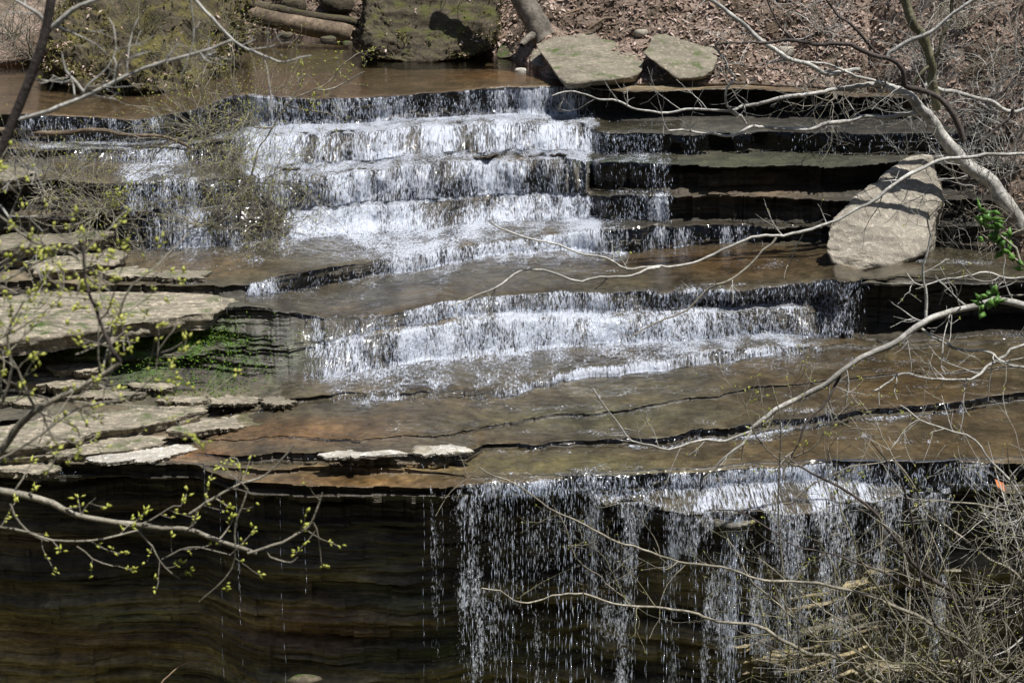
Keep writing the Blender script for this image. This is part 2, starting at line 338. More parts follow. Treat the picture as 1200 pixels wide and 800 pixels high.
# foam by segment: at its foot / at its head, by px
FO = {
 'LE': ([(688,0),(700,.5),(760,.6),(850,.64),(960,.68),(1040,.68),(1120,.62),(1150,.4),(1170,0)], [(688,0),(700,.5),(780,.6),(860,.66),(960,.66),(1100,.64),(1150,.5),(1170,0)]),
 'Ab': ([(515,0),(560,.45),(700,.56),(1100,.6),(1150,.4),(1175,0)], [(540,0),(575,.5),(700,.58),(1100,.5),(1150,.35),(1175,0)]),
 'A': ([(0,0)], [(0,0)]), 'A2b': ([(0,0)], [(0,0)]),
 'A2': ([(0,0)], [(560,.1),(700,.3),(740,.7),(850,.85),(940,.9),(965,.5),(1010,.3),(1020,.75),(1120,.7),(1150,.1)]),
 'S1b': ([(560,.15),(740,.5),(960,.6),(1010,.3),(1120,.55),(1150,0)], [(560,0),(600,.1),(960,.2),(1150,.2),(1160,0)]),
 'S1': ([(0,0)], [(0,0)]), 'Cb': ([(0,0)], [(0,0)]),
 'C': ([(0,0)], [(385,0),(410,.5),(600,.55),(700,.48),(900,.55),(960,.45),(1000,0)]),
 'Db': ([(385,0),(410,.55),(560,.6),(700,.8),(900,.75),(960,.4),(985,0)], [(385,0),(410,.4),(560,.45),(700,.72),(900,.7),(960,.4),(985,0)]),
 'D': ([(370,0),(400,.52),(560,.42),(700,.5),(930,.62),(985,.3),(1000,0)], [(360,0),(385,.72),(560,.75),(700,.8),(930,.78),(985,.55),(1012,0)]),
 'Eb': ([(345,0),(372,.5),(390,.75),(560,.74),(700,.8),(900,.72),(985,.6),(1005,.35),(1016,0)], [(345,0),(372,.5),(390,.72),(470,.62),(560,.72),(700,.82),(900,.76),(985,.55),(1005,.3),(1016,0)]),
 'Em1': ([(345,0),(372,.4),(390,.7),(470,.55),(560,.78),(700,.86),(880,.78),(985,.5),(1010,0)], [(345,0),(372,.4),(390,.66),(470,.5),(560,.75),(700,.86),(880,.72),(985,.45),(1010,0)]),
 'Em2': ([(345,0),(375,.5),(440,.6),(470,.4),(500,.6),(700,.6),(880,.56),(985,.46),(1005,.3),(1012,0)], [(345,0),(375,.4),(440,.45),(500,.62),(700,.62),(880,.6),(985,.5),(1005,.2),(1012,0)]),
 'E': ([(290,.12),(385,.3),(470,.2),(600,.1),(990,.05)], [(285,0),(295,.62),(345,.55),(400,.35),(430,.6),(560,.75),(700,.82),(735,.65),(745,.05),(800,.25),(820,.05)]),
 'Fb': ([(286,0),(292,.7),(322,.66),(340,.4),(420,.36),(436,.74),(560,.78),(700,.86),(730,.45),(800,.5),(815,.1),(840,.1),(850,.45),(885,.45),(893,0)], [(286,0),(292,.6),(322,.5),(340,.26),(420,.28),(436,.72),(560,.75),(700,.84),(728,.3),(800,.4),(815,.05),(840,.05),(850,.3),(885,.3),(893,0)]),
 'F': ([(180,.05),(300,.1),(420,.3),(450,.66),(560,.72),(640,.62),(700,.82),(725,.5),(745,.1)], [(120,0),(160,.55),(280,.55),(320,.45),(350,.78),(560,.82),(690,.86),(705,.55),(790,.5),(800,.05)]),
 'Gb': ([(120,0),(160,.5),(230,.58),(280,.48),(325,.3),(345,.88),(560,.86),(690,.9),(697,.3),(720,.35),(760,.55),(785,.55),(795,0)], [(120,0),(150,.5),(225,.56),(280,.36),(320,.3),(340,.74),(560,.72),(690,.78),(697,.3),(720,.32),(760,.52),(785,.45),(795,0)]),
 'Gc1': ([(120,0),(150,.55),(225,.62),(280,.36),(320,.3),(335,.76),(560,.72),(690,.78),(697,.25),(760,.55),(785,.45),(795,0)],)*2,
 'Gc2': ([(130,0),(152,.62),(222,.62),(235,.3),(285,.2),(318,.3),(325,.72),(450,.66),(560,.70),(655,.66),(690,.80),(697,.25),(740,.35),(762,.58),(785,.45),(795,0)], [(130,0),(152,.56),(222,.56),(235,.3),(285,.2),(305,.74),(450,.72),(560,.68),(650,.6),(690,.8),(697,.3),(740,.42),(762,.6),(785,.45),(795,0)]),
 'Gm1': ([(130,0),(152,.6),(222,.6),(240,.3),(280,.4),(296,.82),(450,.8),(600,.78),(690,.8),(700,.45),(790,.5),(800,.05)], [(130,0),(152,.5),(222,.5),(240,.3),(280,.5),(296,.8),(450,.8),(600,.8),(690,.78),(700,.35),(790,.4),(800,.05)]),
 'Gm2': ([(60,.15),(152,.45),(222,.45),(280,.4),(292,.78),(450,.76),(560,.7),(690,.8),(700,.3),(722,.45),(775,.5),(785,.05)], [(60,.15),(152,.4),(222,.4),(280,.4),(292,.78),(407,.74),(450,.7),(560,.72),(660,.7),(688,.6),(700,.15),(722,.4),(775,.4),(785,.05)]),
 'Gt': ([(20,.3),(90,.5),(222,.4),(280,.5),(292,.84),(450,.84),(560,.86),(690,.7),(705,.2),(790,.2),(800,0)], [(20,.3),(90,.5),(222,.4),(280,.5),(292,.8),(450,.86),(560,.86),(688,.8),(700,.1),(790,.1),(800,0)]),
 'Hb': ([(20,.3),(60,.5),(160,.55),(222,.4),(280,.5),(330,.7),(360,.6),(600,.6),(670,.6),(690,.4),(697,0)], [(20,.3),(60,.45),(160,.5),(222,.4),(280,.5),(320,.7),(350,.58),(600,.58),(670,.55),(684,.4),(692,0)]),
 'H': ([(230,.2),(270,.35),(330,.4),(350,.1),(420,0)], [(0,0)]),
}
WET = {  # where a film of water lies on the flats (px range)
 'LE': (690, 1165), 'A': (228, 1420), 'A2': (232, 1420), 'S1': (215, 1420), 'C': (205, 1420), 'D': (330, 1420), 'Em1': (345, 1012), 'E': (285, 1420), 'F': (140, 990), 'Gc1': (120, 795), 'Gm1': (60, 800), 'Gt': (0, 800), 'H': (-300, 720)}
FLATX = {'Em1', 'Gc1'}
# ------------------------------------------------------------------ sample the stack
VY, VZ, SEG, TT, ISD = [], [], [], [], []
def seg_rows(a, b):
    ra, rb = R[a](np.arange(0, 1200, 20.)), R[b](np.arange(0, 1200, 20.))
    return int(max(3, np.percentile(np.abs(ra-rb), 85)*1.05))
# bottom wall below LE
ly, lz = C['LE']; nW = 330; ZB = -4.6
for i in range(nW):
    t = i/nW; VY.append(ly.copy()); VZ.append(ZB+(lz-ZB)*t); SEG.append('W'); TT.append(t); ISD.append(1.)
for a, b in zip(ORDER[:-1], ORDER[1:]):
    n = seg_rows(a, b); d = a in DROP
    if d: n = int(n*1.3)+3
    for i in range(n):
        t = i/n
        VY.append(C[a][0]*(1-t)+C[b][0]*t); VZ.append(C[a][1]*(1-t)+C[b][1]*t); SEG.append(a); TT.append(t); ISD.append(1. if d else 0.)
VY.append(C['P'][0]); VZ.append(C['P'][1]); SEG.append('P'); TT.append(0); ISD.append(0.)
VY = np.array(VY); VZ = np.array(VZ); TT = np.array(TT); ISD = np.array(ISD); SEG = np.array(SEG); NR = len(VY)
# common wander of every edge in plan
wob = jit(3, .05) + jit(91, .025, 5, 17)
isd0 = smooth1(ISD[:, None], 9)[:, 0]
SEGI = {s: i for i, s in enumerate(['W']+ORDER)}
PXs = 600+S*2000.
rgt = np.interp(PXs, [-100,250,300,680,720,1200], [.8,.6,0,0,1,1])
def notch(seed, amp):
    x = S*24; q = fbm2(x*1.1+.25*fbm2(x*5, x*0, seed+1, 2), x*0+seed*.37, seed, 4); return amp*2*(np.floor(q*11)/11-.45)
J = np.stack([jit(100+7*(i//2), .055, 1.1, 6)+notch(600+13*(i//2), .20)+(notch(777, .35) if i == 1 else 0) for i in range(len(SEGI)+1)])
for i in range(len(J)):
    if 15 <= i <= 25:
        q = fbm2(S*24*.55+.3*jit(400+i//2, 1), S*0+(i//2)*4.7, 411, 4); J[i] += rgt*(1.1*(np.floor(q*9)/9*.75+q*.25-.5)+.16*(np.floor(fbm2(S*24*2.6, S*0+(i//2)*2.2, 413, 3)*7)/7-.45))
rw = np.clip(rgt/.5, 0, 1); mid_ = .5*(J[SEGI['Gb']]+J[SEGI['Gm1']])
for nm in ('Gc1', 'Gc2'): J[SEGI[nm]] = J[SEGI[nm]]*rw+mid_*(1-rw)
for r in range(NR):
    k = SEGI[SEG[r]]; VY[r] = VY[r] + J[k]*(1-TT[r]) + J[min(k+1, len(J)-1)]*TT[r] if SEG[r] != 'W' else VY[r]+J[k+1]*(1-sstep(.0, .7, lz-VZ[r]))+smooth_s(J[k+1], 81)*sstep(.0, .7, lz-VZ[r])
arcm = np.cumsum(np.r_[0, np.hypot(np.diff(VY.mean(1)), np.diff(VZ.mean(1)))])
nwl = (SEG != 'W')[:, None]*sstep(0, .6, arcm-arcm[np.where(SEG == 'A')[0][0]])[:, None]
VY = VY + nwl*(.30*(fbm2(VY*S[None]*1.3, arcm[:, None]*.8, 421, 3)-.5)+.12*(fbm2(VY*S[None]*6, arcm[:, None]*2.0, 423, 2)-.5)*isd0[:, None])
# the steps under the main cascades are worn round
def wear(segs, lo, hi, n):
    global VY, VZ
    wr = smooth1(np.isin(SEG, segs).astype(float)[:, None], 25)*(sstep(lo-25, lo+15, PXs)*(1-sstep(hi-12, hi+12, PXs)))[None]
    VY = VY*(1-wr)+smooth1(VY, n)*wr; VZ = VZ*(1-wr)+smooth1(VZ, n)*wr
wear(['Gb', 'Gc1', 'Gc2', 'Gm1', 'Gm2', 'Gt'], 310, 692, 61); wear(['Eb', 'Em1', 'Em2'], 375, 985, 19); wear(['Db', 'D'], 395, 980, 9); wear(['Fb', 'F'], 425, 735, 11); wear(['LE'], 690, 1150, 15)
gw = smooth1(np.isin(SEG, ['Gb', 'Gc1', 'Gc2', 'Gm1', 'Gm2', 'Gt']).astype(float)[:, None], 31)*(sstep(300, 340, PXs)*(1-sstep(680, 700, PXs)))[None]
VY = VY-gw*(.55*(fbm2(VY*S[None]*2.2, arcm[:, None]*1.3, 431, 4)-.5)+.16*np.abs(fbm2(VY*S[None]*5, arcm[:, None]*.6, 433, 3)-.5))
SX = VY*S[None, :]
def proj(X, Y, Z):
    dx, dy, dz = X, Y, Z-HC
    dep = dy*CP-dz*SP; up = dy*SP+dz*CP
    return 600+F*dx/dep, 400-F*up/dep
PXG, RWG = proj(SX, VY, VZ)
def hit(px, row):                                   # nearest point of the ledges seen at (px,row)
    s = (px-600)/dyr(row); j = int(np.clip(np.searchsorted(S, s), 1, NC-1)); c = RWG[:, j]
    for i in range(NR-1):
        a, b = c[i], c[i+1]
        if a >= row >= b:
            t = (a-row)/max(1e-6, a-b); Y = VY[i, j]*(1-t)+VY[i+1, j]*t; Z = VZ[i, j]*(1-t)+VZ[i+1, j]*t
            return Vector((s*Y, Y, Z))
    return atz(px, row, 4.2)
# rock relief ------------------------------------------------------------------
isd = smooth1(ISD[:, None], 3)[:, 0]
def strata(X, Z, seed):
    zz = Z + np.where(SEG == 'W', .022, .05)[:, None]*(fbm2(X*.35, Z*.3, seed)-.5)*2 + .012*(fbm2(X*2, Z*2, seed+5)-.5)
    out = 0
    for th, am, lf in ((.34, .13, .35), (.13, .085, .7), (.05, .035, 1.3), (.022, .014, 2.5)):
        k = np.floor(zz/th); f = zz/th-k
        h = vn2(X*lf, k*13.7+.5, seed+int(th*1000))
        if th > .1:
            xb = X*lf*1.9+k*3.71+.5*vn2(X*2, k*1.0, seed+3); wb = np.where((SEG == 'W'), .22, .5)[:, None]; h = (1-wb)*h+wb*_h(np.floor(xb), k, np.full(k.shape, seed+int(th*100)))
        edge = np.minimum(1, np.minimum(f, 1-f)*6)
        out = out + am*(h-.5)*2*(.4+.6*edge)
    return out
st = strata(SX, VZ, 5)
RY = VY.copy(); RZ = VZ.copy()
amp = np.ones_like(VY)
pxw = lambda pts: np.interp(PXG, [p[0] for p in pts], [p[1] for p in pts])
for r in range(NR):
    sg = SEG[r]
    if ISD[r]:
        if sg == 'W':
            z = VZ[r]; dpt = lz-z
            left = np.interp(PXs, [500, 700], [1, 0])
            rec = -.30*sstep(0, .12, dpt)-.24*np.clip(dpt-.1, 0, 3.2)+.08*sstep(.2, .5, dpt)*left
            RY[r] -= rec; amp[r] = .35+1.0*sstep(.0, .25, dpt)
            # bold ledges standing out of the wall
            for zc, dz_, pr, seed in ((-.45,.08,.16,4),(-1.05,.10,.16,5),(-1.6,.12,.16,6),(-1.95,.12,.14,7),(-2.3,.12,.16,8),(-2.7,.15,.2,9),(-3.3,.25,.3,10)):
                zl = zc + .09*(fbm2(SX[r]*.45, SX[r]*0+seed, seed)-.5)*2
                qq = fbm2(SX[r]*.8, SX[r]*0+seed, seed+40, 5); qq = .6*np.floor(qq*9)/9+.4*qq; RY[r] -= np.interp(PXs, [560, 720], [.75, 1.25])*pr*sstep(0, .03, zl-z)*np.clip(3.4*(qq-.36), 0, 1.3)*(1-sstep(dz_, dz_+.35, zl-z)*.75)
        else:
            u = np.interp(PXs, [p[0] for p in UNDER[sg]], [p[1] for p in UNDER[sg]])
            t = TT[r]
            RY[r] += u*sstep(.0, .12, t)*(1-sstep(.80, .96, t))
            amp[r] = .25+.9*min(1, u.max()*0+1)*np.clip(u/.12, .25, 1.3)*(1-.8*sstep(.85, 1, t))*(sstep(0, .1, t))
lm = sstep(380, 300, PXG)*sstep(-60, 60, PXG)*np.isin(SEG, ['Eb', 'Em1', 'Em2', 'Db', 'D'])[:, None]
zl_ = (VZ+.04*SX*.3+.05*(fbm2(SX*.9, VZ*1.2, 441, 4)-.5))/.058; fz = zl_-np.floor(zl_)
RY -= lm*(.085*fz*(.3+1.4*fbm2(SX*2.2, np.floor(zl_)*3.3, 443, 4))+.10*(_h(np.floor(SX*1.3+np.floor(zl_/2)*1.7), np.floor(zl_/2), np.full(zl_.shape, 9))-.5))
RY -= isd[:, None]*st*amp*np.where(SEG == 'W', 1.25, .8)[:, None]*(1-.75*np.isin(SEG, ['Gb', 'Gc2', 'Gm2', 'Eb', 'Em2'])[:, None]*((PXG > 320) & (PXG < 690) | (PXG > 385) & (PXG < 985) & (RWG > 320)))
fl = (1-isd)[:, None]
nzf = (fbm2(SX*1.1, VY*2.0, 21, 5)-.5)
RZ += fl*(.05*nzf + .03*(fbm2(SX*5, VY*9, 22, 3)-.5))
# thin stepped plates on the flats
pl = (fbm2(SX*.45+.2*nzf, VY*1.6, 33, 3))*9; RZ += fl*.018*(np.floor(pl)-pl*.999+.5*sstep(.75, 1, pl-np.floor(pl)))
RX = RY*S[None, :]
# pool floor lower
isP = (SEG == 'H') | (SEG == 'P')
RZ[isP] -= (.16*sstep(.15, .6, TT[isP]))[:, None]*np.ones(NC) * np.where(SEG[isP] == 'P', 1, 1)[:, None] + np.where(SEG[isP] == 'P', .16, 0)[:, None]
# colours ------------------------------------------------------------------------
def blob(x, y, rx, ry, p=1.0): return np.exp(-(((PXG-x)/rx)**2+((RWG-y)/ry)**2)**p)
tint = np.empty((NR, NC, 3), np.float32); tint[:] = (.076, .068, .048)
def paint(mask, col): 
    global tint
    mask = np.clip(mask, 0, 1)[..., None]; tint = tint*(1-mask)+np.array(col, np.float32)*mask
nzc = fbm2(SX*.8, VY*1.5+VZ*3, 55, 4)
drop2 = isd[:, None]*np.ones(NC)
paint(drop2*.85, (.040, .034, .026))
paint((1-drop2)*sstep(.48, .62, nzc)*.7, (.092, .070, .042))
W_ = (SEG == 'W')[:, None]*np.ones(NC)
paint(W_, (.13, .118, .092)); paint(W_*sstep(.40, .62, fbm2(SX*.5, VZ*3.2, 58, 4))*.85, (.035, .031, .024)); paint(W_*sstep(640, 720, RWG)*sstep(.42, .6, fbm2(SX*.35+3, VZ*2.6, 59, 4))*.9, (.36, .30, .175))  # last paint brightens the lower wall in place of missing sky light
paint(W_*blob(110, 775, 130, 30)*.9, (.25, .165, .08)); paint(W_*blob(370, 755, 90, 28)*.9, (.28, .17, .09)); paint(W_*blob(60, 650, 90, 14)*.9, (.15, .11, .06)); paint(W_*blob(190, 598, 80, 7)*.9, (.17, .12, .065))
paint(W_*blob(560, 640, 160, 40)*.7, (.085, .06, .032)); paint(W_*blob(620, 735, 150, 16)*.8, (.11, .085, .035)); paint(W_*blob(560, 790, 130, 20)*.8, (.06, .075, .04)); paint(W_*blob(130, 745, 80, 16)*.8, (.26, .27, .2)); paint(W_*blob(475, 722, 60, 14)*.8, (.22, .23, .17))
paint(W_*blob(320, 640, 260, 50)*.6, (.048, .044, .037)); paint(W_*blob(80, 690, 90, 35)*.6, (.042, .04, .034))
paint(blob(330, 505, 130, 16)*.95, (.17, .10, .045)); paint(blob(420, 563, 130, 9)*.95, (.19, .115, .05)); paint(blob(430, 548, 120, 5)*.8, (.25, .17, .08)); paint(blob(220, 530, 60, 8)*.8, (.22, .11, .04))
paint(blob(850, 305, 130, 22)*(1-drop2)*.95, (.10, .062, .028)); paint(blob(1060, 455, 170, 50)*(1-drop2)*.9, (.085, .058, .028)); paint(blob(1000, 520, 260, 20)*(1-drop2)*.85, (.092, .065, .030))
paint(blob(700, 490, 160, 18)*(1-drop2)*.7, (.095, .095, .055)); paint(blob(660, 545, 140, 14)*(1-drop2)*.85, (.14, .125, .055)); paint(blob(640, 325, 130, 16)*(1-drop2)*.8, (.092, .084, .060)); paint(blob(760, 455, 140, 20)*(1-drop2)*.6, (.11, .10, .065))
paint(blob(330, 300, 140, 22)*(1-drop2)*.8, (.11, .098, .072)); paint(blob(250, 310, 60, 14)*(1-drop2)*.8, (.15, .105, .055))
paint(isP[:, None]*np.ones(NC)*.95, (.115, .078, .044)); paint(isP[:, None]*blob(350, 62, 90, 16)*.9, (.085, .085, .018)); paint(isP[:, None]*blob(600, 85, 70, 9)*.9, (.28, .15, .06)); paint(isP[:, None]*blob(760, 98, 120, 6)*.9, (.33, .27, .17))
rr_ = sstep(690, 730, PXG)*sstep(104, 120, RWG)*(1-sstep(262, 275, RWG)); paint(rr_, (.026, .022, .015)); paint(blob(780, 150, 130, 8)*(1-drop2)*.6, (.085, .08, .058)); paint(blob(735, 190, 50, 7)*.8, (.075, .105, .08)); paint(blob(900, 190, 120, 12)*.6, (.05, .055, .02)); paint(blob(880, 225, 70, 12)*.9, (.12, .085, .05)); paint(blob(900, 250, 90, 10)*.8, (.06, .045, .025))  # right recess: shade painted into the rock tint, then a few ledge colours
mz = fbm2(SX*3, VZ*7, 71, 4)
paint(blob(215, 415, 110, 34)*sstep(.42, .6, mz)*1.1, (.055, .115, .012)); paint(blob(90, 405, 120, 14)*sstep(.35, .55, mz), (.075, .14, .018)); paint(blob(225, 400, 80, 9)*sstep(.35, .5, mz), (.085, .15, .02)); paint(blob(90, 440, 110, 22)*sstep(.4, .6, fbm2(SX*2, VZ*12, 77))*.8, (.18, .155, .085))
paint(blob(330, 400, 60, 50)*.8, (.085, .08, .066)); paint(blob(60, 310, 120, 30)*.7, (.20, .16, .10)); paint(blob(300, 465, 100, 14)*.7, (.16, .135, .085))
wet = np.clip(.25+.75*sstep(230, 400, PXG)+.6*isP[:, None], 0, 1)*np.where(W_ > 0, .75, 1.0)
wet = np.clip(wet-.5*blob(60, 310, 140, 60)-.6*rr_, 0.1, 1)
V = np.stack([RX, RY, RZ], -1).reshape(-1, 3)
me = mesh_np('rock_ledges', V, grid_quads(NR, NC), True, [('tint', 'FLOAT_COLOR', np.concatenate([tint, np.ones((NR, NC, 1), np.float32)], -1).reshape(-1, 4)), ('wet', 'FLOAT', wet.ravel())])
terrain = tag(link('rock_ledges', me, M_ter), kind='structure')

# ------------------------------------------------------------------ water
def interp_px(pts, px): return np.interp(px, [p[0] for p in pts], [p[1] for p in pts], left=pts[0][1] if pts[0][1] < .2 else 0, right=pts[-1][1])
foam = np.zeros((NR, NC)); has = np.zeros((NR, NC), bool); off = np.zeros((NR, NC)); WY = VY.copy(); WZ = VZ.copy(); rate = np.zeros(NR)
jx = 10*(fbm2(SX*1.3, VY*.8+VZ, 61, 3)-.5)
PXJ = PXG + jx*2.2
for r in range(NR):
    sg = SEG[r]; t = TT[r]
    if sg == 'P': has[r] = (PXG[r] < 720) & (PXG[r] > -300); rate[r] = 0; WZ[r] += .0; continue
    if sg == 'W': rate[r] = .16; continue
    f0 = interp_px(FO[sg][0], PXJ[r]); f1 = interp_px(FO[sg][1], PXJ[r]); d = ISD[r] > 0
    k = t if d else (t**.22 if sg == 'H' else t**(5 if sg == 'A2' else 2.2))
    foam[r] = f0*(1-k)+f1*k
    lump = .26*(fbm2(SX[r]*.9, SX[r]*0+SEGI[sg]*1.1, 85, 2)-.5)*2+.34*(fbm2(SX[r]*2.6, SX[r]*0+SEGI[sg]*3.3+(.35*t if d else 1.5*t), 81, 3)-.5)*2
    foam[r] = np.where(foam[r] > .02, np.clip(foam[r]+lump*(1 if d else .8), 0, .98), 0)
    if not d: foam[r] = np.maximum(foam[r], np.clip(.05+.8*(fbm2(SX[r]*.7, VY[r]*2.6, 83, 4)-.5)*2, 0, .42)*(1 if sg != 'H' else .0))
    if d:
        has[r] = foam[r] > .03; rate[r] = .17
        WY[r] -= .035+.03*math.sin(math.pi*min(1, t*1.0))
    else:
        lo, hi = WET[sg]; has[r] = (PXJ[r] > lo) & (PXJ[r] < hi); rate[r] = .55
        WZ[r] += .02 if sg != 'H' else .0
        if sg == 'H': WZ[r] += .012
wst = smooth1(WY, 5); WZ = smooth1(WZ, 3); WY = wst
iLE_ = np.where(SEG == 'LE')[0][0]; keep_ = foam[iLE_].copy(); foam = smooth1(foam, 3); foam[iLE_] = keep_
# strand relief on the drops, ripples on the flats
arc = np.cumsum(np.r_[0, np.hypot(np.diff(WY.mean(1)), np.diff(WZ.mean(1)))]*rate)[:, None]*np.ones(NC)
strand = fbm2(SX*22, arc*22, 63, 3)-.5
WY -= isd[:, None]*.05*strand*np.clip(foam*2, 0, 1)
WZ += (1-isd)[:, None]*(.035*(fbm2(SX*9, VY*13, 65, 3)-.5)*np.clip(foam*2, .12, 1))
WX = WY*S[None, :]
flow = np.stack([SX, arc, np.zeros_like(arc)], -1).reshape(-1, 3)
Vw = np.stack([WX, WY, WZ], -1).reshape(-1, 3)
vis = np.abs(S) < .5
segq = SEG[:-1]
def water_part(name, segs):
    rowok = np.isin(segq, segs)
    keep = (has[:-1, :-1] & has[:-1, 1:] & has[1:, :-1] & has[1:, 1:]) & rowok[:, None]
    Q = grid_quads(NR, NC, keep); v, q, fl_, fo_ = compact(Vw, Q, flow, foam.ravel())
    return tag(link(name, mesh_np(name, v, q, True, [('flow', 'FLOAT_VECTOR', fl_), ('foam', 'FLOAT', fo_)]), M_wat), kind='structure')
water_part('upper_pool_water', ['H', 'P'])
water_part('upper_waterfall', ['F', 'Gb', 'Gc1', 'Gc2', 'Gm1', 'Gm2', 'Gt', 'Hb'])
water_part('middle_waterfall', ['D', 'Eb', 'Em1', 'Em2', 'E', 'Fb'])
water_part('shelf_water', ['A', 'A2b', 'A2', 'S1b', 'S1', 'Cb', 'C', 'Db'])
water_part('lower_waterfall', ['LE', 'Ab'])

# falling drops: thin tapered dashes -----------------------------------------------
class Dashes:
    def __init__(s): s.p = []; s.l = []; s.w = []; s.t = []
    def add(s, p, l, w, t): s.p.append(p); s.l.append(l); s.w.append(w); s.t.append(t)
    def build(s, name):
        p = np.concatenate(s.p); l = np.concatenate(s.l); wd = np.concatenate(s.w); t = np.concatenate(s.t); n = len(p)
        # t: (n,3) unit fall direction ; double pyramid, fat end low
        a = np.cross(t, np.array([0.3, 1, 0.1])); a /= np.linalg.norm(a, axis=1)[:, None]; b = np.cross(t, a)
        V = np.empty((n, 6, 3)); L = l[:, None]; Wd = wd[:, None]
        V[:, 0] = p; V[:, 5] = p+t*L; m = p+t*L*.62
        V[:, 1] = m+a*Wd; V[:, 2] = m+b*Wd; V[:, 3] = m-a*Wd; V[:, 4] = m-b*Wd
        base = (np.arange(n)*6)[:, None, None]
        T = np.array([[0,1,2],[0,2,3],[0,3,4],[0,4,1],[5,2,1],[5,3,2],[5,4,3],[5,1,4]])[None]+base
        return tag(link(name, mesh_np(name, V.reshape(-1, 3), T.reshape(-1, 3), True), M_drop), kind='structure')
D = Dashes()
jv = np.where(np.abs(S) < .33)[0]
def lip_at(seg, j): return VY[np.where(SEG == seg)[0][0], j], VZ[np.where(SEG == seg)[0][0], j]
# the free fall from the lowest ledge
dens = [(190,0),(195,.06),(199,.0),(215,.0),(222,.16),(230,0),(238,.03),(242,.75),(247,.06),(255,.08),(260,.75),(265,.02),(285,.015),(330,.02),(390,.015),(450,.03),(478,.08),(520,.16),(540,.3),(580,.5),(640,.42),(660,.8),(700,.5),(760,.75),(815,.8),(835,.35),(868,.8),(880,1.5),(892,.5),(910,.5),(945,.9),(965,.6),(1000,.7),(1040,.45),(1080,.3),(1120,.25),(1150,.1),(1165,0)]
pxj = 600+S[jv]*2055
prob = np.interp(pxj, [d[0] for d in dens], [d[1] for d in dens], left=0, right=0)*(.25+1.5*np.clip(fbm2(pxj*.06, pxj*0+2.2, 201, 3)*2-.55, 0, 1.2)); prob /= prob.sum()
iLE = np.where(SEG == 'LE')[0][0]; iA = np.where(SEG == 'A')[0][0]
nst = 210
for k in range(nst):
    j = jv[rng.choice(len(jv), p=prob)]; px = 600+S[j]*2055
    lip = iLE if px > 695 else iA
    thin = .55 if px < 520 else 1.0
    y0, z0 = VY[lip, j], VZ[lip, j]; x0 = SX[lip, j]+rng.normal(0, .01)
    L = rng.uniform(.8, 4.6)*(1 if px > 520 else .9); gapf = rng.uniform(.5, 1.6); v0 = rng.uniform(.05, .35)
    z = z0-rng.uniform(0, .25)**1; zs = []
    ls = []
    while z0-z < L:
        fall = z0-z
        ln = rng.uniform(.04, .20)*(1+fall*.25); zs.append(z); ls.append(ln); z -= ln*.9+rng.exponential(.045*gapf*(1+fall*.6))
    zs = np.array(zs); ls = np.array(ls); fall = z0-zs
    yy = y0-.03-v0*np.sqrt(np.maximum(0, 2*fall/9.8))*1.2 + rng.normal(0, .012, len(zs))
    xx = x0+np.cumsum(rng.normal(0, .006, len(zs)))
    p = np.stack([xx, yy, zs], -1)
    tt = np.stack([rng.normal(0, .05, len(zs)), np.full(len(zs), -.08), -np.ones(len(zs))], -1); tt /= np.linalg.norm(tt, axis=1)[:, None]
    D.add(p, ls, rng.uniform(.0012, .0045, len(zs))*rng.uniform(.5, 1.2)*thin, tt)
# the curtain itself, torn into threads
cj = jv; nfr = 230; t_ = np.linspace(0, 1, nfr)[:, None]; fall = 3.9*t_
lipi = np.where(pxj > 695, iLE, iA); cy = smooth1(VY[lipi, cj], 31)[None]; cz = smooth1(VZ[lipi, cj], 31)[None]; cs = S[cj][None]
CZ_ = cz+.018-fall; wig = .035*(fbm2((cs*cy)*3+fall*.0, fall*1.6+cs*0, 220, 3)-.5)*np.sqrt(fall)
CY_ = cy-.012-.20*np.sqrt(fall/5)-.06*(fbm2(cs*cy*5, fall*.8, 221, 3)-.5)
CX_ = cs*cy+wig*1.5+0*fall
dn = np.interp(pxj, [d[0] for d in dens], [d[1] for d in dens], left=0, right=0)[None]
fo_c = np.clip(.14+.32*dn, 0, .7)*(dn > .12)*(1-.42*sstep(.15, .9, t_))+.38*np.exp(-fall/.3)*((pxj > 700) & (pxj < 1150))[None]+.62*(fbm2(cs*cy*4.5, fall*.55+3, 222, 4)-.5)*2+.16*(fbm2(cs*cy*11, fall*3+3, 223, 3)-.5)*2
fo_c = np.where((dn > .12), np.clip(fo_c, 0, .60), 0)
fl_c = np.stack([CX_+.02*(fbm2(CX_*3, fall*2, 224, 2)-.5), fall*.20*np.ones_like(CX_), 0*CX_], -1).reshape(-1, 3)
kp = (fo_c > .06) & (np.abs(np.gradient(cy+0*fall, axis=1)) < .03) & (np.abs(np.gradient(cz+0*fall, axis=1)) < .03); kp = kp[:-1, :-1] & kp[1:, 1:] & kp[1:, :-1] & kp[:-1, 1:]
v_, q_, f_, o_ = compact(np.stack([CX_, CY_, CZ_], -1).reshape(-1, 3), grid_quads(nfr, len(cj), kp), fl_c, fo_c.ravel())
tag(link('lowest_waterfall', mesh_np('lowest_waterfall', v_, q_, True, [('flow', 'FLOAT_VECTOR', f_), ('foam', 'FLOAT', o_)]), M_fall), kind='structure')
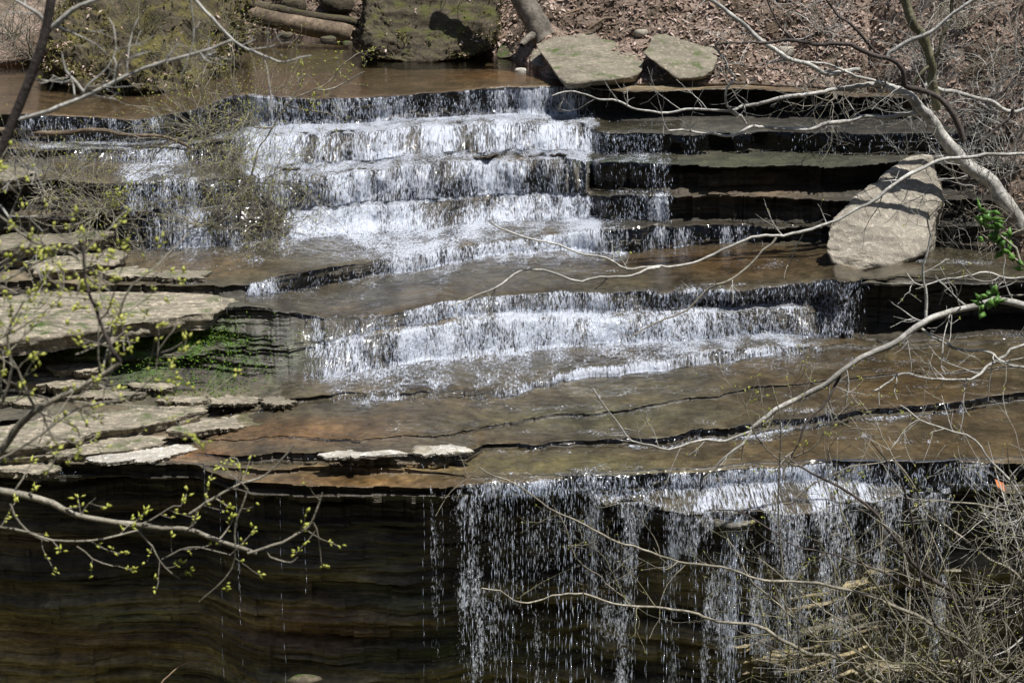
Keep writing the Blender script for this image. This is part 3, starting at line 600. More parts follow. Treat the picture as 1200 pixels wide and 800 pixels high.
# loose drops and threads in front of every other fall
for seg, cnt in (('Ab', 2600), ('Hb', 3000), ('Gm2', 2800), ('Gc2', 4200), ('Gb', 3600), ('Fb', 1800), ('Em2', 3000), ('Eb', 3200), ('Db', 700), ('S1b', 300)):
    ri = np.where(SEG == seg)[0]; n = cnt*3
    r = ri[rng.integers(0, len(ri), n)]; j = jv[rng.integers(0, len(jv), n)]
    ok = rng.random(n) < foam[r, j]**1.3; r = r[ok]; j = j[ok]; n = len(r)
    p = np.stack([WX[r, j], WY[r, j]-np.abs(rng.normal(.02, .03, n)), WZ[r, j]+rng.uniform(0, .03, n)], -1)
    tt = np.stack([rng.normal(0, .18, n), -.15-np.abs(rng.normal(0, .2, n)), -np.ones(n)], -1); tt /= np.linalg.norm(tt, axis=1)[:, None]
    D.add(p, rng.uniform(.03, .13, n), rng.uniform(.0012, .0040, n), tt)
# splash where the falls land
for seg, cnt in (('F', 2500), ('E', 1800), ('D', 2600), ('C', 900), ('Gt', 1500), ('Gm1', 1500), ('LE', 1500), ('Em1', 1200)):
    ri = np.where((SEG == seg) & (TT > .35))[0]; n = cnt*3
    r = ri[rng.integers(0, len(ri), n)]; j = jv[rng.integers(0, len(jv), n)]
    ok = rng.random(n) < foam[r, j]**2; r = r[ok]; j = j[ok]; n = len(r)
    p = np.stack([WX[r, j], WY[r, j], WZ[r, j]+np.abs(rng.normal(.015, .03, n))], -1)
    tt = rng.normal(0, 1, (n, 3)); tt /= np.linalg.norm(tt, axis=1)[:, None]
    D.add(p, rng.uniform(.01, .035, n), rng.uniform(.003, .007, n), tt)
D.build('falling_water')
# ------------------------------------------------------------------ hillside behind and to the right
nh = 420
SH = np.linspace(-.60, .60, nh); PH = 600+SH*2030
zpool = float(np.median(C['H'][1][(PXs > 300) & (PXs < 650)]))
ip = lambda pts, x: np.interp(x, [p[0] for p in pts], [p[1] for p in pts])
foot_row = ip([(-400,78),(0,74),(100,62),(240,47),(300,41),(430,44),(520,58),(590,67),(625,80),(640,93),(757,95),(860,102),(960,107),(1004,116),(1012,170),(1050,250),(1090,305),(1130,325),(1200,338),(1500,352)], PH)
kf = dzr(foot_row)/dyr(foot_row)
zpl = np.where(PH > 640, smooth1(np.interp(PH, PXs, C['H'][1]), 9), zpool); foot_row = np.where((PH > 655) & (PH < 1004), R['H'](PH)-5, foot_row); kf = dzr(foot_row)/dyr(foot_row)
Ypool = (zpl-HC)/kf
Yr = ip([(1004, 35.2),(1012,34.6),(1050,33.0),(1090,31.6),(1130,30.7),(1200,29.9),(1500,28.6)], PH)
Y0 = np.where(PH < 1004, Ypool, Yr); Z0 = np.where(PH < 1004, zpl, HC+Y0*kf)
Y1 = ip([(-300,42.5),(500,42.5),(640,39.8),(760,37.8),(860,36.9),(1000,36.2),(1200,33.8),(1500,32)], PH)
Z1 = HC+Y1*dzr(-30)/dyr(-30)
Y2 = Y1+14; Z2 = Z1+9.5; Y3 = Y2*0+130; Z3 = Z2*0+42
hv = []
def hadd(ya, za, yb, zb, n, last=False):
    for i in range(n+(1 if last else 0)):
        t = i/n; hv.append((ya*(1-t)+yb*t, za*(1-t)+zb*t, t))
hadd(Y0+.5, Z0-.5, Y0, Z0-.03, 6); hadd(Y0, Z0, Y1, Z1, 150); hadd(Y1, Z1, Y2, Z2, 60); hadd(Y2, Z2, Y3, Z3, 24, True)
HY = np.array([h[0] for h in hv]); HZ = np.array([h[1] for h in hv]); HX = HY*SH[None, :]
lump = (fbm2(HX*.55, HY*.55+HZ*.4, 301, 4)-.5); lump2 = (fbm2(HX*2.4, HY*2.4+HZ*2, 303, 4)-.5); led = np.floor(HZ*1.6+1.2*lump)
wgt = sstep(0, .12, np.array([h[2] if i >= 6 else 0 for i, h in enumerate(hv)]))[:, None]; wgt[156:] = 1
HZ = HZ + wgt*(.55*lump+.20*lump2); HY = HY - wgt*.25*lump2
me = mesh_np('hillside', np.stack([HX, HY, HZ], -1).reshape(-1, 3), grid_quads(len(hv), nh))
tag(link('hillside', me, M_soil), kind='structure')
# gorge floor and the near bank below the camera
gx = np.linspace(-60, 60, 161); gy = np.linspace(-40, 25, 131); GX, GY = np.meshgrid(gx, gy)
def ground_z(X, Y):
    bank = np.maximum(-4.5, 8.9-1.7-.64*np.maximum(Y, 0))
    side = 1.15*np.maximum(0, np.abs(X)-.35*np.maximum(Y, 0)-.9)
    return np.where(Y < 0, 7.2-.05*Y, np.minimum(bank+side, 12+.1*side))
GZ = ground_z(GX, GY)+.25*(fbm2(GX*.7, GY*.7, 311, 3)-.5)
tag(link('gorge_floor', mesh_np('gorge_floor', np.stack([GX, GY, GZ], -1).reshape(-1, 3), grid_quads(131, 161)), M_dkst), kind='structure')

def hill_at(px, row):
    s = (px-600)/dyr(row); j = int(np.clip(np.searchsorted(SH, s), 0, nh-1)); c = proj(HX[:, j], HY[:, j], HZ[:, j])[1]
    for i in range(6, len(hv)-1):
        if c[i] >= row >= c[i+1]:
            t = (c[i]-row)/max(1e-6, c[i]-c[i+1]); Y = HY[i, j]*(1-t)+HY[i+1, j]*t
            return at(px, row, Y)
    return at(px, row, 33)

# dead leaves lying on the hillside
n = 30000
ri = rng.integers(8, 175, n); ci = rng.integers(2, nh-3, n); pp = PH[ci]
m_ = (pp > 250) & (pp < 1290) & (rng.random(n) < np.clip((pp-350)/250, .25, 1)); ri = ri[m_]; ci = ci[m_]; n = len(ri)
fr = rng.random(n)
P0 = np.stack([HX[ri, ci]*(1-fr)+HX[ri, ci+1]*fr, HY[ri, ci]*(1-fr)+HY[ri, ci+1]*fr, HZ[ri, ci]*(1-fr)+HZ[ri, ci+1]*fr+.02], -1)
def leaf_mesh(P0, size, flatness=.55):
    n = len(P0); nrm = rng.normal(0, flatness, (n, 3))+np.array([0, -.35, 1]); nrm /= np.linalg.norm(nrm, axis=1)[:, None]
    a = np.cross(nrm, rng.normal(0, 1, (n, 3))); a /= np.linalg.norm(a, axis=1)[:, None]; b = np.cross(nrm, a)
    l = size[:, None]; V = np.empty((n, 6, 3))
    V[:, 0] = P0-a*l; V[:, 1] = P0-b*l*.45-a*l*.1+nrm*l*.25; V[:, 2] = P0+b*l*.45-a*l*.1+nrm*l*.25; V[:, 3] = P0+a*l+nrm*l*.1; V[:, 4] = P0; V[:, 5] = P0
    base = (np.arange(n)*6)[:, None, None]
    T = np.array([[0, 1, 4], [1, 3, 4], [0, 4, 2], [4, 3, 2]])[None]+base
    return V.reshape(-1, 3), T.reshape(-1, 3)
V_, T_ = leaf_mesh(P0, rng.uniform(.02, .06, n)+.045*rng.random(n)**3); tone = np.repeat(np.clip(.55*rng.random(n)+.9*(fbm3(P0[:, 0]*1.2+50, P0[:, 1]*1.2, P0[:, 2]*1.2, 15, 3)-.25), 0, 1), 6)
tag(link('leaf_litter', mesh_np('leaf_litter', V_, T_, False, [('tone', 'FLOAT', tone)]), M_lit), kind='stuff')

# ------------------------------------------------------------------ boulders, slabs, stones
def stone_from_hull(name, pts, mat, label, cat, sub=4, amp=.04, smooth=2, seed=0, group=None, nscale=2.2, bev=.05):
    bm = bmesh.new()
    cen = sum(pts, Vector())/len(pts)
    for p in pts: bm.verts.new(p-cen)
    r = bmesh.ops.convex_hull(bm, input=bm.verts)
    bmesh.ops.delete(bm, geom=[g for g in r.get('geom_interior', []) if isinstance(g, bmesh.types.BMVert)], context='VERTS')
    bmesh.ops.dissolve_limit(bm, angle_limit=math.radians(4), verts=bm.verts[:], edges=bm.edges[:])
    bmesh.ops.bevel(bm, geom=bm.edges[:]+bm.verts[:], offset=bev, segments=1, affect='EDGES', clamp_overlap=True)
    bmesh.ops.triangulate(bm, faces=bm.faces[:])
    for _ in range(sub):
        ed = [e for e in bm.edges if e.calc_length() > .05]
        bmesh.ops.subdivide_edges(bm, edges=ed, cuts=1, use_grid_fill=True)
        bmesh.ops.triangulate(bm, faces=bm.faces[:])
    for _ in range(smooth): bmesh.ops.smooth_vert(bm, verts=bm.verts[:], factor=.5, use_axis_x=True, use_axis_y=True, use_axis_z=True)
    bm.normal_update()
    co = np.array([v.co[:] for v in bm.verts]); no = np.array([v.normal[:] for v in bm.verts])
    x, y, z = (co*nscale+seed*3.7+50).T
    d = amp*((fbm3(x*.8, y*.8, z*1.4, seed, 5)-.5)*2 + .45*(fbm3(x*3.1, y*3.1, z*9, seed+3, 4)-.5)*2)
    co += no*d[:, None]
    for v, c in zip(bm.verts, co): v.co = c
    me = bpy.data.meshes.new(name); bm.to_mesh(me); bm.free()
    for p in me.polygons: p.use_smooth = True
    o = link(name, me, mat); o.location = cen
    return tag(o, label, cat, group)
def rock_slab(name, outline, zt, th, mat, label, cat='flat rock', seed=0, tilt=(0, 0), group=None, wave=.03):
    # outline of the top face in the photo, read at height zt; layered side
    W = [atz(px, py, zt) for px, py in outline]
    cen = sum(W, Vector())/len(W)
    pts = np.array([(p.x, p.y) for p in W]); seg = np.linalg.norm(np.roll(pts, -1, 0)-pts, axis=1); cum = np.r_[0, np.cumsum(seg)]
    n = 220; u = np.linspace(0, cum[-1], n, endpoint=False); pc = np.vstack([pts, pts[:1]])
    ox = np.interp(u, cum, pc[:, 0]); oy = np.interp(u, cum, pc[:, 1])
    c2 = np.array([cen.x, cen.y]); O = np.stack([ox, oy], -1)-c2
    nn = O/np.linalg.norm(O, axis=1)[:, None]
    ang = np.arange(n)/n*2*math.pi; cx, cy = np.cos(ang), np.sin(ang)
    def rn(f, s): return fbm3(cx*f+9, cy*f+9, cx*0+s, seed, 4)-.5
    per = u/.55+seed*7; jag = fbm2(per, per*0+.3, seed, 2)+.5*fbm2(per*3.1, per*0+1.3, seed, 2); jag = .55*np.floor(jag*7)/7+.45*jag
    jag = jag-np.linspace(0, 1, n)*0-jag.mean()
    O = O + nn*((rn(5, 1)*.20)[:, None]+(rn(18, 2)*.10)[:, None]+(jag*.30)[:, None])
    rings = []
    nl = 7
    for k in range(nl+1):                            # side, from the bottom up: plates of different reach
        z = -th+th*k/nl
        ins = -.12*(1-k/nl)+.26*rn(3.5, 3+k//2*1.7)-.04*(k % 2)+.10*rn(14, k)
        ins = ins*min(1, th/.2)
        rings.append((O+nn*ins[:, None], np.full(n, z)))
    for f in (.97, .93, .87, .8, .7, .6, .48, .36, .24, .12):
        xy = O*f
        g = fbm2((xy[:, 0]+c2[0])*1.3, (xy[:, 1]+c2[1])*2.2, seed+60, 5)
        plate = np.floor(g*9)/9*.6+g*.4
        rings.append((xy, wave*4*(plate-.5)*min(1, (1-f)*6)+.01))
    V = [np.c_[xy, z] for xy, z in rings]
    Vv = np.concatenate(V); m = len(rings)
    Q = []
    a = np.arange(n); b = (a+1) % n
    for k in range(m-1): Q.append(np.stack([k*n+a, k*n+b, (k+1)*n+b, (k+1)*n+a], -1))
    Q = np.concatenate(Q)
    Vv[:, 2] += tilt[0]*Vv[:, 0]+tilt[1]*Vv[:, 1]
    Vv = np.vstack([Vv, [[0, 0, Vv[-n:, 2].mean()]]]); ci_ = len(Vv)-1
    lastq = np.stack([(m-1)*n+a, (m-1)*n+b, np.full(n, ci_), np.full(n, ci_)], -1)
    me = bpy.data.meshes.new(name)
    me.from_pydata(Vv.tolist(), [], Q.tolist()+[q[:3] for q in lastq.tolist()])
    for p in me.polygons: p.use_smooth = True
    o = link(name, me, mat); o.location = (c2[0], c2[1], zt)
    return tag(o, label, cat, group)
def zc(k, px): return float(np.interp(px, PXs, C[k][1]))
rock_slab('flat_rock', [(-60,352),(0,349),(60,340),(140,333),(222,331),(284,343),(287,350),(240,368),(150,380),(60,394),(0,402),(-60,408)], zc('E',150)+.10, .26, M_slab, 'largest pale dry rock slab at left, overhanging a green moss bank', seed=2)
rock_slab('flat_rock', [(-30,282),(30,270),(90,266),(140,272),(128,280),(60,287),(0,292)], zc('F',80)+.42, .2, M_grey, 'grey rock slab topmost of the pile at left beside the bare twigs', seed=3)
rock_slab('flat_rock', [(20,306),(60,293),(120,289),(148,296),(140,306),(95,316),(40,320)], zc('F',80)+.16, .2, M_slab, 'smaller pale rock slab just above the largest slab', seed=4)
rock_slab('flat_rock', [(-50,505),(0,499),(60,487),(150,479),(240,473),(252,478),(200,492),(130,505),(90,517),(30,525),(-50,532)], zc('D',120)+.05, .17, M_slab, 'long split pale slab on the lower left shelf below the moss', seed=5)
rock_slab('flat_rock', [(205,500),(240,491),(300,484),(322,488),(312,496),(262,503),(218,507)], zc('C',260)+.07, .09, M_slab, 'narrow pale slab pointing to the orange brown water', seed=6, wave=.015)
rock_slab('flat_rock', [(-40,526),(0,521),(80,516),(150,509),(193,511),(186,520),(140,530),(60,535),(-40,538)], zc('S1',80)+.09, .13, M_slab, 'flat pale slab at the bottom of the left stack above the dark cliff', seed=7, wave=.02)
rock_slab('flat_rock', [(112,535),(160,528),(205,521),(229,521),(230,527),(205,532),(195,539),(120,541)], zc('A2',180)+.05, .05, M_white, 'thin bleached plate with a forked tip at the cliff edge', seed=8, wave=.012)
rock_slab('flat_rock', [(372,533),(385,528),(410,527),(425,530),(450,528),(466,531),(440,534),(400,536),(376,537)], zc('S1',420)+.03, .04, M_white, 'left of two bleached plates on the brown shelf lip', seed=9, wave=.01)
rock_slab('flat_rock', [(482,531),(490,523),(510,525),(530,521),(552,525),(557,529),(535,532),(510,531),(496,534)], zc('S1',520)+.03, .04, M_white, 'right of two bleached plates on the brown shelf lip', seed=10, wave=.01)
rock_slab('flat_rock', [(-40,200),(0,196),(30,196),(36,203),(20,212),(-40,216)], zc('Gm1',10)+.12, .2, M_grey, 'grey slab end at the left picture edge beside the side fall', seed=11)
rock_slab('flat_rock', [(250,466),(262,462),(300,466),(306,471),(280,474),(255,473)], zc('D',280)+.05, .05, M_slab, 'small pale plate on the layered shelf right of the moss', seed=12, wave=.01)

# broken shale lying about on the left bank
pr = random.Random(5)
for i, (px, py, w_, lab) in enumerate([(60,445,52,'broken shale plate under the left end of the mossy bank'),(120,462,40,'small shale plate between the mossy bank and the long split slab'),(205,468,34,'thin shale plate right of the moss above the long split slab'),(15,470,40,'shale plate at the left edge above the long split slab'),(330,470,26,'thin damp plate at the right end of the left shelf'),(180,452,30,'loose shale plate lying just below the moss'),(150,320,40,'flat plate lying behind the largest pale slab'),(215,323,34,'thin plate at the back right of the largest pale slab'),(85,430,36,'shale plate half buried in the moss under the largest slab'),(35,548,40,'dark plate at the cliff edge in the left corner')]):
    n_ = 9; pts = []
    for k in range(n_):
        a = k/n_*6.283; pts.append((px+w_*math.cos(a)*pr.uniform(.75, 1.15), py+w_*.17*math.sin(a)*pr.uniform(.6, 1.2)))
    h_ = hit(px, py+3)
    rock_slab('flat_rock', pts, h_.z+.07, .12, [M_slab, M_grey, M_slab][i % 3], lab, seed=60+i, wave=.012, tilt=(pr.uniform(-.04, .04), 0), group='broken shale plates on the left bank')

def hull(name, spec, mat, label, cat, dY=0, **k):
    spec = [(a, b, c+dY) for a, b, c in spec]
    return stone_from_hull(name, [at(*p) for p in spec], mat, label, cat, **k)
Yb = hit(1000, 314).y+.1
hull('boulder', [(967,290,Yb+.1),(969,268,Yb+.3),(985,245,Yb+.6),(1005,225,Yb+.9),(1036,204,Yb+1.3),(1066,181,Yb+1.7),(1094,183,Yb+1.7),(1099,205,Yb+1.5),(1104,232,Yb+1.2),(1090,268,Yb+.7),(1086,296,Yb+.25),(1045,313,Yb-.05),(1000,318,Yb-.1),(975,309,Yb-.02),(1000,330,Yb+1.),(1080,320,Yb+1.6),(1108,262,Yb+2.2),(1075,215,Yb+2.4),(990,290,Yb+1.5)],
     M_tan, 'large smooth tan boulder leaning at the right end of the middle fall', 'boulder', seed=1, amp=.085, sub=5, smooth=0, bev=.03, nscale=1.7)
BLOCK = hull('boulder', [(427,62,33.3),(424,30,33.6),(427,-10,34.2),(440,-40,35),(500,-45,35),(575,-35,35),(585,0,34.2),(584,30,33.7),(578,56,33.4),(555,67,33.1),(500,75,32.9),(450,72,33.0),(430,60,36),(580,40,36.2),(440,-30,38),(570,-20,38)],
     M_moss, 'big block shaped mossy boulder standing in the upper pool', 'boulder', seed=2, amp=.17, sub=5, nscale=2.6, smooth=1, dY=hit(500, 74).y-32.9)
MOUND = hull('boulder', [(52,92,31.8),(56,60,32.2),(66,25,33.0),(84,-10,33.9),(130,-40,34.8),(200,-55,35.4),(262,-45,35.2),(284,-8,34.6),(284,50,33.4),(272,85,32.4),(245,104,31.6),(180,108,31.3),(110,106,31.4),(70,100,31.6),(60,60,37),(270,-5,37.5),(120,0,37)],
     M_mosb, 'broad mossy mound at upper left between the pool arms', 'boulder', seed=3, amp=.50, sub=5, nscale=1.5, smooth=0, dY=hit(180, 112).y-31.1)
hull('boulder', [(632,62,32.0),(626,52,32.4),(648,43,32.9),(700,38,33.3),(735,46,33.0),(757,70,31.6),(752,84,30.9),(735,91,30.5),(665,98,30.1),(655,92,30.2),(666,103,30.2),(745,97,30.9),(640,74,32.2),(740,60,33)],
     M_grey, 'flat topped grey slab boulder at the right edge of the upper pool', 'boulder', seed=4, amp=.06, sub=5, smooth=1, bev=.02, dY=34.0-30.1)
hull('boulder', [(752,62,31.4),(768,40,32.4),(828,40,32.6),(842,62,31.9),(836,82,31.0),(825,90,30.8),(795,93,30.7),(790,80,31.1),(765,68,31.6),(800,98,31.4),(830,92,31.8)],
     M_grey, 'grey slab boulder with a dark hollow beside it on the leafy bank', 'boulder', seed=5, amp=.07, sub=4, smooth=1, bev=.02, dY=34.3-30.7)
hull('stone', [(618,72,31.9),(622,58,32.2),(634,55,32.4),(645,64,32.2),(652,78,31.6),(640,80,31.5),(625,79,31.7)], M_grey, 'small grey stone wedged against the flat topped slab boulder', 'stone', seed=6, sub=3, amp=.03, dY=34.6-30.1)
hull('boulder', [(578,66,33.2),(585,50,33.6),(620,44,33.8),(636,48,33.6),(630,58,33.0),(600,68,32.9),(584,70,33)], M_dkst, 'low dark rock under the grey tree trunk', 'boulder', seed=7, sub=4, amp=.05, dY=(zpool-HC)/(dzr(70)/dyr(70))-33.0)
for i, (px, py, r, lab, mt) in enumerate([(385,49,10,'small damp stone in the shallows below the fallen log', M_dkst),(335,43,9,'flat damp stone by the left part of the fallen log', M_dkst),(407,52,7,'smallest stone below the splintered log end', M_dkst),(312,40,6,'pebble beside the mossy mound and the fallen log',M_dkst),(345,8,16,'mossy stone on the bank above the fallen log', M_moss),(395,6,20,'rounded mossy stone left of the block shaped boulder', M_moss),
   (752,40,8,'small pale stone on the leafy bank by the slab', M_tan),(920,62,12,'brown stone among the leaves on the right bank', M_tan),(610,84,7,'pale pebble lying in the brown pool shallows', M_white)]):
    p = hill_at(px, py) if py < 64 and px not in (610,) else hit(px, py)
    sc = r*p.y/F
    pts = [p+Vector((math.cos(a)*sc*random.uniform(.8, 1.2), math.sin(a)*sc*random.uniform(.7, 1.1), z*sc)) for z, n_ in ((-.35, 6), (.25, 7), (.6, 4)) for a in [k/n_*6.28+i for k in range(n_)]]
    stone_from_hull('stone', pts, mt, lab, 'stone', sub=3, amp=.02, seed=20+i, nscale=4)
# moss, dry grass and dead leaves caught on the two mossy boulders
def cover(o, n, size, matn, name, label, flat=.8, zmin=-.2):
    vs = np.array([v.co[:] for v in o.data.vertices])+np.array(o.location); nn = np.array([v.normal[:] for v in o.data.vertices])
    ok = (nn[:, 2] > zmin) & (nn[:, 1] < .5); vs = vs[ok]; nn = nn[ok]
    cl = fbm3(vs[:, 0]*2.2+40, vs[:, 1]*2.2+40, vs[:, 2]*2.2+40, 17, 3); pr_ = np.clip((cl-.42)*6, .04, 1); pr_ /= pr_.sum()
    idx = rng.choice(len(vs), n, p=pr_); P = vs[idx]+nn[idx]*.015+rng.normal(0, .03, (n, 3))
    V, T = leaf_mesh(P, rng.uniform(*size, n), flat); tone = np.repeat(rng.random(n), 6)
    tag(link(name, mesh_np(name, V, T, False, [('tone', 'FLOAT', tone)]), matn), label, kind='stuff')
M_dry = mat_leafy('dry_olive_moss', (.05, .045, .014), (.17, .145, .045), 14, .15, .9)
cover(MOUND, 9000, (.02, .055), M_dry, 'moss', 'olive moss and dry grass on the mound at upper left', 1.3); cover(MOUND, 1500, (.03, .07), M_lit, 'leaf_litter', 'dead leaves caught on the mound at upper left')
cover(BLOCK, 3000, (.015, .045), M_dry, 'moss', 'olive moss on the block shaped boulder', 1.3); cover(BLOCK, 350, (.03, .06), M_lit, 'leaf_litter', 'dead leaves on the block shaped boulder', .8, .1)
# moss cushions along the shaded bank
def tuft(name, pts, label):
    pos = []
    for (px, py, rx, ry, n_) in pts:
        for _ in range(n_):
            a = rng.normal(0, .5, 2); p = hit(px+a[0]*rx, py+a[1]*ry); pos.append((p.x, p.y-.02, p.z+.01))
    P = np.array(pos); V, T = leaf_mesh(P, rng.uniform(.012, .03, len(P)), 1.2)
    return tag(link(name, mesh_np(name, V, T, False), M_moc), label, kind='stuff')
tuft('moss', [(215,412,120,46,1500),(90,408,110,16,900),(225,400,80,12,700),(230,455,60,16,350)], 'bright green moss under the largest pale slab')
# ------------------------------------------------------------------ trees, boughs, shrubs
class Buf:
    def __init__(s): s.v = []; s.f = []; s.n = 0
    def tube(s, P, R, k=5):
        P = np.asarray(P, float); m = len(P); R = np.asarray(R, float)
        T = np.gradient(P, axis=0); T /= (np.linalg.norm(T, axis=1)[:, None]+1e-9)
        up = np.array([.31, .83, .46]); A = np.cross(T, up); A /= (np.linalg.norm(A, axis=1)[:, None]+1e-9); B = np.cross(T, A)
        an = np.arange(k)/k*2*math.pi
        ring = P[:, None]+R[:, None, None]*(np.cos(an)[None, :, None]*A[:, None]+np.sin(an)[None, :, None]*B[:, None])
        s.v.append(ring.reshape(-1, 3)); i = np.arange(m-1)[:, None]*k+np.arange(k)[None]; j = np.arange(m-1)[:, None]*k+(np.arange(k)[None]+1) % k
        s.f.append((np.stack([i, j, j+k, i+k], -1).reshape(-1, 4))+s.n); s.n += m*k
    def bud(s, P, d, l, w):
        d = d/np.linalg.norm(d); a = np.cross(d, [.3, .5, .8]); a /= np.linalg.norm(a); b = np.cross(d, a)
        m = P+d*l*.45
        s.v.append(np.array([P, m+a*w, m+b*w*.6, m-a*w, m-b*w*.6, P+d*l]))
        s.f.append(np.array([[0,1,2,2],[0,2,3,3],[0,3,4,4],[0,4,1,1],[5,2,1,1],[5,3,2,2],[5,4,3,3],[5,1,4,4]])+s.n); s.n += 6
    def mesh(s, name, smooth=True):
        V = np.concatenate(s.v); Fq = np.concatenate(s.f)
        if (Fq[:, 2] == Fq[:, 3]).all(): return mesh_np(name, V, Fq[:, :3], smooth)
        return mesh_np(name, V, Fq, smooth)
def spline(P, step):
    P = np.asarray(P, float)
    if len(P) == 2: P = np.vstack([P[0], (P[0]+P[1])/2, P[1]])
    Q = np.vstack([2*P[0]-P[1], P, 2*P[-1]-P[-2]]); out = []
    for i in range(1, len(Q)-2):
        n = max(2, int(np.linalg.norm(Q[i+1]-Q[i])/step))
        for t in np.arange(n)/n:
            a, b, c, d = Q[i-1:i+3]
            out.append(.5*((2*b)+(-a+c)*t+(2*a-5*b+4*c-d)*t*t+(-a+3*b-3*c+d)*t**3))
    out.append(P[-1]); return np.array(out)
class Plant:
    def __init__(s, name, label, cat, base, barks, group=None):
        s.root = tag(empty(name, base), label, cat, group); s.base = Vector(base); s.barks = barks
        s.limbs = []; s.tw = Buf(); s.bu = Buf()
    def path(s, pix, Y, step=.08, kink=.012):
        n = len(pix); Ys = np.linspace(Y[0], Y[1], n) if isinstance(Y, tuple) else [Y]*n
        P = spline([at(p[0], p[1], y)[:] for p, y in zip(pix, Ys)], step)
        k = rng.normal(0, kink*1.3, P.shape)+3*smooth1(rng.normal(0, kink*1.6, P.shape), 5); k = smooth1(k, 3); k[0] = 0; return P+k
    def limb(s, pix, Y, r0, r1, name='branch', bark=0, k=7, kink=.012, P=None):   # radii in photo pixels
        P = s.path(pix, Y, kink=kink) if P is None else P
        sc = P[:, 1].mean()*1.04/F*(.74 if name == 'branch' else 1); R = np.linspace(r0, r1, len(P))*sc
        R = R*(1+(.24 if name == 'branch' else .07)*(fbm2(np.arange(len(P))*.5, np.zeros(len(P))+r0*3.3+len(s.limbs), 7, 2)-.5)*2)
        b = Buf(); b.tube(P, R, k)
        # close the thin end
        o = link(name, None or b.mesh(name), s.barks[bark], None); s.limbs.append(o)
        return P, R
    def grow(s, p, d, L, r, depth=1, up=.10, bend=.22, buds=0., budsize=.02, kids=3, spread=.8):
        n = max(4, int(L/.07)); pts = [np.array(p, float)]; d = np.array(d, float); d /= np.linalg.norm(d); ds = []
        curl = rng.normal(0, bend*.35, 3)
        for i in range(n):
            d = d+rng.normal(0, bend, 3)*.55+curl*.25; d[2] += up*.25; d /= np.linalg.norm(d); ds.append(d.copy()); pts.append(pts[-1]+d*L/n)
        P = np.array(pts); R = np.linspace(r, max(.0022, r*.4), len(P)); s.tw.tube(P, R, 4 if r < .006 else 5)
        if buds:
            for i in range(1, len(P)):
                if rng.random() < buds*(.35+.65*i/len(P)): s.budat(P[i], ds[min(i, n-1)], budsize)
            if rng.random() < min(1, buds*2.5): s.budat(P[-1], d, budsize*1.2)
        if depth > 0:
            for _ in range(kids if isinstance(kids, int) else rng.integers(*kids)):
                i = rng.integers(max(1, n//5), n); q = ds[min(i, n-1)]+rng.normal(0, spread, 3)
                s.grow(P[i], q, L*rng.uniform(.3, .65), max(.0014, R[i]*.7), depth-1, up, bend, buds, budsize, kids, spread)
    def budat(s, p, d, size):
        for _ in range(rng.integers(1, 4)):
            q = d+rng.normal(0, .7, 3)+np.array([0, 0, .3]); s.bu.bud(p+rng.normal(0, size*.25, 3), q, size*rng.uniform(.7, 1.4), size*rng.uniform(.22, .38))
    def twigs(s, P, R, n, L, depth=1, t0=.15, t1=1., planar=.5, rf=.55, **k):
        T = np.gradient(P, axis=0)
        for _ in range(n):
            i = int(len(P)*rng.uniform(t0, t1)*.999); t = T[i]/np.linalg.norm(T[i])
            q = rng.normal(0, 1, 3)*np.array([1, planar, 1]); q -= t*np.dot(q, t); q /= np.linalg.norm(q); d = t*rng.uniform(.3, 1.1)+q
            s.grow(P[i], d, rng.uniform(*L), max(.0016, min(.008, R[i]*rf)), depth, **k)
    def done(s, tb=0, bud=None):
        if s.tw.n:
            s.limbs.append(tag(link('twigs', s.tw.mesh('twigs'), s.barks[tb]), kind='stuff'))
        if s.bu.n: s.limbs.append(tag(link('leaf_buds' if bud is not M_lf else 'leaves', s.bu.mesh('leaf_buds', False), bud or M_bud), kind='stuff'))
        for o in s.limbs:
            o.parent = s.root; o.matrix_parent_inverse = Matrix.Translation(-s.base)
        return s.root
def gpt(px, py, Y):                                   # ground under that spot
    p = at(px, py, Y); return Vector((p.x, p.y, float(ground_z(np.array(p.x), np.array(p.y)))-.1))
def post(pl, p_top, r, name='trunk', bark=0, lean=(.2, 0)):
    P0 = np.array([p_top[0]+lean[0], p_top[1]+lean[1], 0]); P0[2] = float(ground_z(P0[0], P0[1]))-.15
    P = spline([P0, P0*.5+np.array(p_top)*.5+np.array([.08, .05, 0]), np.array(p_top)], .2)
    pl.limb(None, None, r*1.5, r, name, bark, P=P); return P

